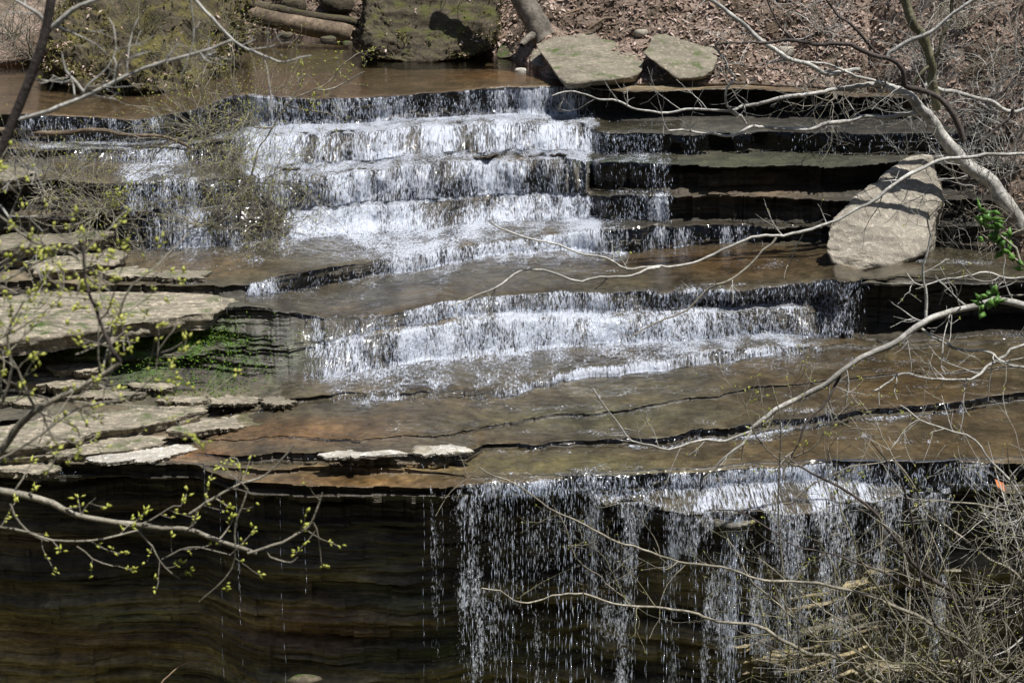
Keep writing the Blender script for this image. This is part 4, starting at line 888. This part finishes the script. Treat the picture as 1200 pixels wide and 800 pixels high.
# the grey leaning tree on the right bank
YT = hill_at(1185, 262).y-.5; print('YT', YT)
t = Plant('tree', 'pale grey leaning tree with many bare limbs over the tan boulder', 'tree', at(1180, 262, YT), [M_bl, M_bd, M_by])
P, Rr = t.limb([(1198,268),(1172,232),(1140,196),(1112,168),(1088,135),(1064,112),(1036,98)], (YT+.2, YT-.2), 10.5, 4.8, 'trunk', 0, 9)
t.twigs(P, Rr, 22, (.5, 1.4), 1, up=.15)
for pix, Y, r0, r1, bk, ntw in [
  ([(1036,98),(1010,97),(985,102),(950,112),(905,120),(870,124)], (YT-.2,YT-.6), 4.5, 2.2, 0, 6),
  ([(1085,133),(1040,135),(1000,139),(976,144),(940,150),(900,148),(878,149),(850,156),(815,158),(783,150)], (YT-.1,YT-.7), 4.2, 1.5, 0, 8),
  ([(870,124),(857,130),(812,131),(756,128),(725,120),(707,117),(672,108),(650,112)], (YT-.6,YT-.9), 2.2, 1.2, 0, 7),
  ([(857,130),(868,133),(878,146)], (YT-.6,YT-.6), 3.2, 2.2, 0, 0),
  ([(1128,164),(1116,140),(1106,118),(1085,104),(1062,98),(1060,90),(1050,76),(1030,66),(1005,57),(975,52),(930,50),(880,51),(836,52)], (YT-.5,YT-1.), 5, 1.6, 1, 14),
  ([(1008,82),(985,86),(965,86),(940,74),(912,60),(890,46),(868,26),(845,10),(818,-6)], (YT-.3,YT-.8), 3.6, 3.2, 0, 8),
  ([(1098,128),(1096,100),(1090,66),(1078,45),(1066,20),(1058,-20)], (YT+.1,YT-.3), 7.5, 7, 2, 6),
  ([(1040,68),(1062,52),(1090,38),(1112,20),(1135,4),(1160,-15)], (YT-.4,YT-.6), 3.5, 2.5, 0, 8),
  ([(1070,100),(1085,80),(1100,55),(1115,10),(1118,-20)], (YT-.1,YT-.2), 3.2, 2.4, 2, 5),
  ([(1084,101),(1120,108),(1160,118),(1185,132),(1215,120)], (YT+.2,YT+.4), 3.5, 3, 0, 5),
  ([(1187,128),(1168,150),(1150,172)], (YT+.3,YT+.1), 3, 2, 1, 3),
  ([(1036,98),(1000,90),(960,75),(925,72),(900,75)], (YT-.3,YT-.5), 2.4, 1.2, 0, 5),
  ([(838,54),(850,75),(862,90),(850,105),(852,125),(868,133)], (YT-1.,YT-.7), 1.8, 2, 0, 3),
  ([(1030,66),(1010,40),(985,20),(960,-10)], (YT-.6,YT-.9), 2.4, 1.5, 1, 6),
  ([(930,50),(915,30),(900,0),(895,-20)], (YT-.9,YT-1.1), 1.8, 1.2, 1, 4)]:
    P, Rr = t.limb(pix, Y, r0, r1, 'branch', bk); t.twigs(P, Rr, ntw, (.25, 1.0), 1, planar=.3)
t.done(0)

# the bough sweeping in from the right edge
YB = 19.0
t = Plant('tree', 'tree off the right edge with one long bare bough sweeping over the shelf', 'tree', gpt(1330, 400, YB), [M_bl, M_bd, M_bm])
top = at(1330, 330, YB)
post(t, top, 14, bark=0)
for pix, Y, r0, r1, bk, ntw, L in [
  ([(1330,350),(1260,352),(1200,353),(1158,353),(1125,361),(1095,375),(1060,392),(1025,410),(976,441),(927,469),(881,505)], (YB,YB-.6), 6.2, 3.6, 0, 14, (.3,1.0)),
  ([(881,505),(850,514),(815,518),(780,522),(765,522),(742,519),(714,487),(700,470),(688,458)], (YB-.6,YB-.9), 2.4, 1.0, 0, 7, (.15,.5)),
  ([(881,505),(865,524),(850,540),(832,560)], (YB-.6,YB-.7), 2.6, 1.2, 0, 3, (.15,.5)),
  ([(985,438),(970,470),(950,495),(935,520),(922,545)], (YB-.5,YB-.8), 2.4, 1.2, 1, 4, (.2,.6)),
  ([(1330,170),(1200,180),(1123,186),(1095,192),(1060,206),(1025,238),(990,255),(945,268),(920,276),(857,290),(808,311),(770,313),(735,314),(718,309),(700,302),(665,291),(623,281),(590,268),(574,260)], (YB+3,YB+1.), 3.6, 1.2, 0, 10, (.2,.7)),
  ([(773,313),(735,318),(715,322),(690,328),(665,325),(637,316),(602,320),(575,338),(545,354),(520,360)], (YB+1.6,YB+1), 2.6, 1, 0, 5, (.15,.5)),
  ([(910,278),(885,300),(857,323),(822,347),(800,366),(777,375),(755,382),(735,396)], (YB+2,YB+1.5), 2.2, .9, 2, 6, (.15,.5)),
  ([(1080,385),(1100,400),(1130,415),(1160,420),(1200,425),(1300,430)], (YB-.2,YB), 2.4, 3.2, 0, 10, (.2,.8)),
  ([(1300,395),(1200,402),(1180,415),(1155,428),(1140,440),(1100,443),(1060,440),(1020,455)], (YB+.4,YB), 3.4, 1.3, 0, 9, (.2,.7)),
  ([(1085,378),(1088,350),(1084,320),(1092,290),(1090,262)], (YB-.1,YB), 2.6, 1.4, 0, 4, (.2,.5)),
  ([(1300,300),(1230,318),(1180,325),(1120,330),(1075,334),(1062,318)], (YB+1,YB+.6), 2.4, 1.1, 0, 8, (.2,.7))]:
    P, Rr = t.limb(pix, Y, r0, r1, 'branch', bk); t.twigs(P, Rr, ntw, L, 1, planar=.5, buds=.05, budsize=.022)
P0 = np.array(at(1330, 350, YB)); P1 = np.array(at(1330, 170, YB+3))
t.limb(None, None, 12, 5, 'trunk', 0, P=spline([P0, (P0+P1)/2+np.array([.3, 0, 0]), P1], .2))
t.done(0)

# green shrub with glossy leaves at the right edge
t = Plant('leafy_shrub', 'shrub with glossy bright green leaves at the right edge', 'shrub', gpt(1260, 330, 18), [M_bm])
P = spline([gpt(1260, 330, 18)[:], at(1250, 420, 18)[:], at(1215, 330, 18)[:], at(1185, 300, 18)[:], at(1150, 275, 18)[:]], .08); t.limb(None, None, 3, 1.2, 'stem', 0, P=P)
P2, r2 = t.limb([(1215,345),(1180,345),(1160,350),(1148,356)], 18., 1.5, .8, 'stem'); P3, r3 = t.limb([(1195,305),(1175,280),(1165,262),(1150,255)], 18., 1.6, .8, 'stem')
lf = t.bu
for Q, a, cnt in ((P, .78, 34), (P2, .45, 14), (P3, .2, 26)):
    for _ in range(cnt):
        i = int(len(Q)*rng.uniform(a, .999)); d = rng.normal(0, 1, 3)+np.array([0, -.4, .3]); lf.bud(Q[i]+rng.normal(0, .03, 3), d, rng.uniform(.11, .20), rng.uniform(.034, .055))
t.done(0, M_lf)

# bare shrubs in front of the lower fall, bottom right
YS = 16.5
def fan(base_px, Y, label, stems, barks, n_rand, rr=(1.5, 2.6), ntw=7, L=(.25, .9), buds=.10, ang=(-2.9, -.9), length=(1.2, 2.6)):
    b = gpt(base_px[0], base_px[1], Y); t = Plant('shrub', label, 'shrub', b, barks, 'bare shrubs at the lower right')
    top = at(base_px[0], base_px[1], Y)
    P = spline([b[:], (np.array(b)+np.array(top))/2+np.array([.06, .05, 0]), np.array(top)], .15); t.limb(None, None, 5, 3.5, 'stem', 0, P=P)
    for pix, r0, r1, bk in stems:
        P, Rr = t.limb(pix, (Y, Y-rng.uniform(-.6, .6)), r0, r1, 'branch', bk, 6); t.twigs(P, Rr, ntw, L, 1, planar=.6, buds=buds, budsize=.016)
    for _ in range(n_rand):
        a = rng.uniform(*ang); l = rng.uniform(*length); q = np.array([math.cos(a), rng.normal(0, .25), -math.sin(a)]); p = np.array(top)+rng.normal(0, .12, 3)
        pts = [p]; 
        for _k in range(6):
            q = q+rng.normal(0, .16, 3); q /= np.linalg.norm(q); pts.append(pts[-1]+q*l/6)
        P = spline(pts, .08); P, Rr = t.limb(None, None, rng.uniform(*rr), .7, 'branch', int(rng.integers(0, len(barks))), 5, P=P)
        t.twigs(P, Rr, ntw, L, 1, planar=.6, buds=buds, budsize=.016)
    return t.done(len(barks)-1)
fan((1215,815), YS, 'bare shrub in the bottom right corner with a thick dark stem', [
  ([(1215,815),(1165,796),(1130,744),(1116,695),(1077,660),(1025,607),(990,575),(948,548),(925,530)], 5, 1.6, 1),
  ([(1215,815),(1165,779),(1116,740),(1070,720),(1032,704),(948,683),(875,674),(787,651),(700,620),(640,592),(588,565),(560,545)], 3.6, 1.0, 0),
  ([(1120,700),(1080,690),(1040,672),(980,650),(930,632),(880,612),(840,600)], 2.0, .9, 1)], [M_bm, M_bd, M_bm], 9)
fan((1060,830), YS+.3, 'bare shrub with a long low branch reaching left across the falling water', [
  ([(1060,830),(1025,800),(1000,785),(962,763),(896,737),(822,721),(770,714),(728,712),(700,704),(682,700),(650,699),(612,704),(585,693),(558,688)], 3.8, 1.0, 0),
  ([(740,712),(722,690),(700,670),(676,650),(660,620),(648,600),(645,575)], 1.4, .8, 0),
  ([(1020,795),(985,770),(950,740),(900,700),(870,660),(850,628)], 2.0, .9, 0),
  ([(1060,830),(1040,780),(1000,735),(960,705),(930,680),(890,660)], 2.2, .9, 0)], [M_bm, M_by], 12)
fan((1140,840), YS-.4, 'densest bare shrub with olive stems, right of the low branch', [
  ([(1140,840),(1120,770),(1090,710),(1076,650),(1070,618),(1056,572),(1040,545),(1025,515)], 3.2, 1.2, 1),
  ([(1140,840),(1090,780),(1060,740),(1030,690),(1010,650),(985,600),(978,560)], 2.6, 1.0, 0),
  ([(1140,840),(1100,800),(1050,775),(1000,760),(950,750)], 2.4, .9, 0)], [M_by, M_bd, M_bm], 14)
fan((1235,720), YS+.8, 'bare shrub at the right edge with fine arching twigs and pale buds', [
  ([(1235,720),(1200,680),(1150,650),(1110,620),(1080,590),(1050,540),(1030,500),(1010,470)], 2.8, 1.0, 0),
  ([(1240,600),(1190,605),(1140,595),(1090,590),(1050,600)], 2.2, .9, 0),
  ([(1235,640),(1180,560),(1140,520),(1100,500),(1060,470)], 2.4, 1, 1)], [M_bm, M_bl], 10, ang=(-3.3, -1.4), buds=.16)
fan((985,850), YS+.2, 'small bare shrub at the bottom edge below the brightest water strand', [
  ([(985,850),(960,800),(940,770),(930,730),(905,690)], 2.0, .8, 0)], [M_bm, M_by], 8, length=(.6, 1.4))
# slim budding sapling in front of the shelf
t = Plant('sapling', 'slim sapling with pale yellow buds in front of the lower shelf', 'sapling', gpt(930, 850, 17.2), [M_bm])
P = spline([gpt(930, 850, 17.2)[:], at(925, 820, 17.2)[:], at(920, 700, 17.2)[:], at(912, 600, 17.2)[:], at(915, 500, 17.2)[:], at(905, 452, 17.2)[:]], .08); P, Rr = t.limb(None, None, 2, .8, 'stem', 0, P=P)
t.twigs(P, Rr, 16, (.3, .8), 1, t0=.5, up=.3, buds=.22, budsize=.026)
for pix in ([(918,560),(950,520),(975,490),(1000,470),(1020,455)], [(916,540),(895,515),(880,490),(870,470)], [(918,590),(960,560),(1010,545),(1050,535)]):
    P, Rr = t.limb(pix, 17.2, 1.4, .7, 'branch'); t.twigs(P, Rr, 5, (.15, .45), 1, buds=.25, budsize=.026)
t.done(0)

# low branch with spring buds, lower left
YL = 9.5
t = Plant('tree', 'tree off the left edge with a low budding branch before the dark cliff', 'tree', gpt(-120, 600, YL), [M_bm, M_by])
post(t, at(-120, 555, YL), 11, lean=(-.2, 0))
for pix, r0, r1, ntw in [
  ([(-120,560),(-40,572),(0,576),(30,581),(63,590),(87,602),(120,608),(157,613),(190,620),(217,623),(245,630),(266,637),(294,649)], 6.5, 3, 6),
  ([(290,648),(310,642),(329,635),(350,622),(364,613),(372,595),(378,576)], 2.6, 1.2, 4),
  ([(222,602),(240,588),(262,574),(280,565),(300,560),(315,551),(330,537),(343,521)], 2.6, 1.2, 4),
  ([(217,623),(228,612),(232,600),(246,585)], 2, 1.2, 2), ([(278,565),(281,550),(277,535),(270,532)], 1.6, .9, 2),
  ([(-20,615),(30,622),(60,633),(90,634),(120,630),(160,620)], 2.6, 1.6, 6), ([(12,590),(22,610),(40,628),(60,634)], 2.2, 1.4, 1),
  ([(160,620),(175,638),(185,655),(200,668),(210,674)], 2, 1, 4), ([(190,655),(210,645),(235,640),(275,645)], 1.6, .9, 3), ([(275,645),(270,665),(255,685),(235,703)], 1.6, .8, 2),
  ([(276,640),(278,615),(284,595),(293,574)], 1.8, 1.2, 2), ([(367,612),(372,635),(373,665)], 1.5, .7, 2), ([(312,645),(325,655),(340,660),(349,653)], 1.4, .8, 1), ([(165,614),(190,604),(205,594),(212,590)], 1.4, .8, 3), ([(90,640),(110,652),(135,657)], 1.4, .8, 2), ([(95,603),(105,590),(110,580)], 1.2, .8, 2)]:
    P, Rr = t.limb(pix, YL+rng.uniform(-.1, .1), r0, r1, 'branch', 0, 6, kink=.004); t.twigs(P, Rr, ntw, (.06, .22), 0, planar=.5, buds=.6, budsize=.031, rf=.5)
t.done(0)
# budding bush, middle left, close to the camera
YM = 7.5
t = Plant('sapling', 'close blurred sapling with yellow green buds over the left slabs', 'sapling', gpt(-90, 620, YM), [M_bm, M_bd])
post(t, at(-90, 600, YM), 12, 'stem', lean=(-.1, 0))
for pix, r0, r1, bk, ntw in [
  ([(-90,600),(-30,560),(0,530),(20,500),(42,477),(65,466),(91,456),(118,440),(140,423)], 7.5, 3.5, 0, 7),
  ([(140,423),(128,405),(119,388),(108,360),(101,345),(95,315),(94,300),(90,280)], 4, 2, 1, 9), ([(122,392),(132,375),(138,355),(150,335),(168,318)], 2.6, 1.2, 0, 6),
  ([(94,305),(70,295),(40,285),(10,262),(-20,240)], 2.5, 1.6, 0, 9), ([(98,320),(120,335),(130,342),(105,315)], 1.8, 1, 0, 3), ([(-40,500),(0,470),(15,430),(12,390),(30,350)], 3, 1.6, 0, 10), ([(42,477),(60,485),(90,500),(95,515)], 2, 1, 1, 2), ([(-60,560),(-10,545),(30,520),(90,475),(140,470),(165,455),(180,440)], 2.4, 1.2, 0, 9), ([(-60,420),(0,400),(40,375),(70,350)], 2.4, 1.2, 0, 9), ([(-60,330),(-10,330),(30,310),(60,300)], 2.4, 1.2, 0, 9), ([(-40,470),(20,460),(60,470),(130,475),(190,478),(240,480)], 2, .9, 0, 9)]:
    P, Rr = t.limb(pix, YM+rng.uniform(-.3, .3), r0, r1, 'branch', bk, 6, kink=.004); t.twigs(P, Rr, ntw, (.10, .32), 1, buds=.32, budsize=.026, rf=.5, kids=2)
t.done(0)
# dark slanting trunk, top left
t = Plant('tree', 'dark slanting trunk crossing the top left corner close to the camera', 'tree', gpt(-110, 420, 8.5), [M_bd, M_bl])
P0 = gpt(-110, 420, 8.5)
P = spline([P0[:], at(-60, 330, 8.5)[:], at(-10, 210, 8.5)[:], at(12, 150, 8.5)[:], at(34, 95, 8.5)[:], at(50, 50, 8.5)[:], at(60, 0, 8.5)[:], at(66, -60, 8.5)[:], at(80, -200, 8.5)[:]], .08)
P, Rr = t.limb(None, None, 9, 5, 'trunk', 0, 8, P=P)
for pix, r0, r1, ntw, dy in [
  ([(22,140),(45,131),(70,121),(98,110),(120,99),(147,88),(170,80),(196,74),(220,65),(245,57),(268,45)], 4, 2, 6, 0), ([(56,34),(66,28),(87,14),(105,6),(125,-4)], 4.2, 3.2, 1, 0), ([(56,30),(45,18),(30,5),(15,-10)], 3, 2, 2, 0),
  ([(215,-12),(228,4),(246,22),(266,42),(280,54),(297,63),(315,70),(331,72),(350,67),(364,66)], 2.6, 1.2, 5, .8), ([(98,108),(90,95),(78,80),(70,58)], 2.6, 1.4, 3, 0), ([(98,108),(110,95),(128,78),(138,60)], 1.8, 1., 3, 0), ([(133,94),(136,80),(134,68)], 1.6, 1, 1, 0), ([(196,74),(205,62),(212,55)], 1.6, 1, 1, 0), ([(224,-10),(226,30),(222,60),(215,95)], 1.4, .8, 2, 0), ([(18,150),(25,170),(15,195),(20,220)], 1.8, 1, 3, 0), ([(0,240),(12,262),(30,275),(40,285)], 2, 1, 2, 0)]:
    P, Rr = t.limb(pix, 8.5+dy, r0, r1, 'branch', 1, 6, kink=.004); t.twigs(P, Rr, ntw, (.08, .3), 1, buds=.03, budsize=.015, rf=.5, kids=2)
t.done(1)

# twiggy shrubs hanging over the left side fall
def hillshrub(label, base, n, L, r, barks, group, buds=0., budsize=.02, depth=2, mean=(0, -.3, .8), sprd=(.8, .5, .5), kids=(2, 4), up=.05, bend=.25):
    t = Plant('shrub', label, 'shrub', base, barks, group)
    for _ in range(n):
        d = np.array(mean)+rng.normal(0, 1, 3)*np.array(sprd); t.grow(np.array(base)+rng.normal(0, .08, 3)*np.array([1, 1, .3]), d, rng.uniform(*L), rng.uniform(*r), depth, up, bend, buds, budsize, kids, .7)
    return t.done(0)
G1 = 'twiggy shrubs over the left side fall'
for (px, py, dy, lab, n_, mean) in [
  (318, 268, -.2, 'twiggy olive shrub between the side fall and the main cascade', 26, (-.3, -.3, .6)), (262, 190, -.3, 'twiggy shrub hanging below the mossy mound', 26, (.1, -.3, -.2)), (300, 215, -.2, 'drooping twiggy shrub at the left edge of the main cascade', 24, (.0, -.3, -.4)),
  (236, 150, -.3, 'spreading twiggy shrub at the foot of the mossy mound', 24, (-.2, -.3, .2)), (120, 240, -.3, 'low twiggy shrub on the dark ledges at far left', 18, (-.1, -.2, .2)), (60, 225, -.3, 'low twiggy shrub at the left picture edge', 16, (.1, -.2, .1)), (285, 130, -.2, 'fine twigs at the left end of the top curtain of water', 18, (.2, -.2, .1)), (235, 262, -.3, 'twiggy shrub growing in the foot of the side fall', 18, (.1, -.2, .3))]:
    p = hit(px, py)+Vector((0, dy+.25, 0)); hillshrub(lab, p, int(n_*2.2), (.6, 2.0), (.005, .010), [M_bm], G1, .20, .024, 2, mean)
G3 = 'twiggy growth on the mossy mound'
for (px, py, lab, n_) in [(110,70,'bare twiggy growth on the left side of the mossy mound',22),(165,40,'bare twiggy growth on top of the mossy mound',24),(215,75,'bare twiggy growth on the front of the mossy mound',24),(262,40,'bare twiggy growth on the right shoulder of the mossy mound',20)]:
    p = at(px, py, hit(180, 112).y+.6+(110-py)*.022); hillshrub(lab, p, n_, (.5, 1.3), (.005, .010), [M_by], G3, .12, .02, 2, (0, -.5, .3), bend=.3)
for (px, py, lab) in [(18,40,'bare shrub on the bank in the top left corner'),(40,66,'low bare shrub between the dark trunk and the mossy mound')]:
    hillshrub(lab, hill_at(px, py)+Vector((0, -.1, 0)), 30, (.8, 2.0), (.006, .012), [M_bm], None, .05, .02, 2, (0, -.3, .5), bend=.3)
t = Plant('sapling', 'thin budding twig standing before the top curtain of water', 'sapling', hit(288, 235), [M_bm])
for pix in ([(288,235),(292,212),(302,182),(312,165),(320,150),(334,122),(352,112),(372,105),(390,90),(397,80),(414,66),(424,60)], [(334,122),(345,108),(355,95),(362,88)], [(320,150),(300,150),(275,138)], [(372,105),(395,98),(425,82)], [(334,122),(365,130),(400,140)]):
    P, Rr = t.limb(pix, hit(288, 235).y-.1, 1.5, .8, 'branch', 0, 5); t.twigs(P, Rr, 5, (.2, .5), 1, buds=.3, budsize=.035)
t.done(0)
t = Plant('sapling', 'little clump of fresh yellow green leaves on the left ledges', 'sapling', hit(138, 245), [M_bm])
for _ in range(7):
    t.grow(np.array(hit(138, 245))+np.array([0, -.1, 0]), rng.normal(0, .4, 3)+np.array([0, -.2, 1]), rng.uniform(.3, .55), .004, 1, .1, .2, .8, .05, 2, .8)
t.done(0)

# bare shrubs on the right bank
G2 = 'bare shrubs on the right bank'
labs = ['bare shrub on the bank just above the tan boulder', 'bare shrub on the leafy bank at the top right corner', 'tangled shrub spilling over the dark recess left of the tan boulder', 'bare shrub behind the olive stem of the leaning tree', 'bare shrub at the right edge level with the tan boulder', 'drooping shrub right of the tan boulder', 'shrub in the hollow below the right end of the tan boulder', 'bare shrub on the bank by the broken end of the leaning trunk', 'fine shrub high on the bank left of the leaning tree', 'bare shrub at the right edge under the top corner', 'low shrub at the lip of the bank over the dark recess','bare shrub above the glossy leaves at the right edge']
for lab, (px, py, n_, mean) in zip(labs, [(1085,190,18,(-.3,-.3,.4)),(1130,30,26,(0,-.3,.5)),(1030,150,24,(-.5,-.4,-.1)),(1090,80,22,(0,-.3,.6)),(1185,200,24,(-.2,-.3,.5)),(1130,255,22,(-.2,-.4,.2)),(1120,320,22,(-.3,-.4,.1)),(1160,130,22,(-.1,-.3,.5)),(960,40,14,(0,-.3,.6)),(1205,80,24,(-.3,-.3,.4)),(985,108,14,(-.2,-.4,.2)),(1205,270,22,(-.4,-.3,.2))]):
    p = hill_at(px, py); hillshrub(lab, p, int(n_*1.3), (.7, 2.1), (.006, .013), [M_bl if rng.random() < .5 else M_bm], G2, 0, .02, 2, mean, bend=.3)

# logs, trunk and sticks
t = Plant('fallen_log', 'thick fallen log with a splintered end at the back of the upper pool', 'log', hill_at(345, 36), [M_log, M_cut])
yl = hit(345, 46).y
P, Rr = t.limb([(262,8),(285,14),(330,25),(375,34),(412,40)], (yl-.2, yl-.2), 9, 11, 'trunk', 0, 14, kink=.004)
for k in range(9):
    q = np.array(at(408+rng.uniform(-3, 3), 40+rng.uniform(-11, 11), yl-.25)); e = np.array(at(424+rng.uniform(-6, 8), 44+rng.uniform(-12, 16), yl-.25+rng.uniform(-.1, .1)))
    b = Buf(); b.tube(np.array([q, (q+e)/2, e]), np.array([.05, .035, .006]), 5); t.limbs.append(link('splinter', b.mesh('splinter'), M_cut))
t.done()
t = Plant('fallen_log', 'thin mossy log on the bank behind the thick fallen log', 'log', hill_at(360, 20), [M_moss])
t.limb([(298,6),(320,11),(350,17),(385,22),(420,27)], (yl+.5, yl+.5), 5, 5, 'trunk', 0, 10, kink=.006); t.done()
t = Plant('fallen_log', 'brown branch lying across the left side fall', 'log', hit(105, 165), [M_log])
yq = hit(105, 165).y-.35
t.limb([(-20,156),(17,154),(60,156),(105,153),(150,156),(196,162),(216,170),(228,178)], (yq, yq), 4, 1.6, 'trunk', 0, 8, kink=.008); t.done()
p = hill_at(625, 48); t = Plant('tree', 'grey tree trunk leaning at the top of the bank behind the pool', 'tree', p, [M_trk])
yt = p.y-.2
P, Rr = t.limb([(640,50),(632,36),(623,18),(613,0),(600,-30),(585,-90),(570,-170)], (yt, yt+.5), 14, 8, 'trunk', 0, 12, kink=.003)
t.limb([(634,40),(648,50),(655,58)], (yt, yt-.3), 7, 3, 'root', 0, 8); t.limb([(630,38),(618,46),(612,54)], (yt, yt-.3), 6, 3, 'root', 0, 8)
t.twigs(P, Rr, 8, (1, 2.5), 1, t0=.75); t.done()
p = hill_at(720, 26); t = Plant('fallen_branch', 'pale dead branch lying on the leaves above the slab boulder', 'branch', p, [M_log]); t.limb([(690,34),(700,28),(718,22),(742,24)], (p.y-.05, p.y+.1), 2.6, 1.6); t.limb([(705,26),(722,30),(735,28)], (p.y-.05, p.y-.05), 1.6, 1); t.done()
p = hill_at(590, 40); t = Plant('fallen_branch', 'thin dead stick on the bank left of the grey trunk', 'branch', p, [M_cut]); t.limb([(578,50),(592,40),(612,30)], (p.y-.15, p.y), 2., 1.2); t.done()
p = hill_at(668, 15); t = Plant('fallen_branch', 'short dead stick on the leaves right of the grey trunk', 'branch', p, [M_cut]); t.limb([(655,20),(668,14),(682,10)], (p.y-.1, p.y), 1.8, 1.2); t.done()
# reed-like dead stick and wedge of stone at the foot of the cliff
p = hit(220, 785); t = Plant('fallen_branch', 'thin brown stick leaning at the foot of the dark cliff', 'branch', p, [M_cut]); t.limb([(188,802),(215,782),(245,768)], (p.y-.3, p.y-.1), 1.6, 1.); t.done()
hull('stone', [(330,803,21.4),(336,795,21.4),(345,788,21.5),(372,789,21.5),(384,796,21.4),(360,803,21.2),(350,795,21.9)], M_dkst, 'damp stone end showing at the bottom edge before the cliff', 'stone', seed=40, sub=3, amp=.02)
# a single orange leaf on the lower right ledge
V_, T_ = leaf_mesh(np.array([[*(hit(1168, 566)+Vector((0, -.16, .03)))]]), np.array([.12]), .2)
mo = MT('orange_leaf'); mor = mo.done(mo.pbsdf(mo.mix(mo.noise(mo.pos(), 20), (.40, .10, .02), (.55, .2, .05)), .7))
tag(link('dead_leaf', mesh_np('dead_leaf', V_, T_, False), mor), 'single orange dead leaf at the right end of the lower ledge', 'leaf')
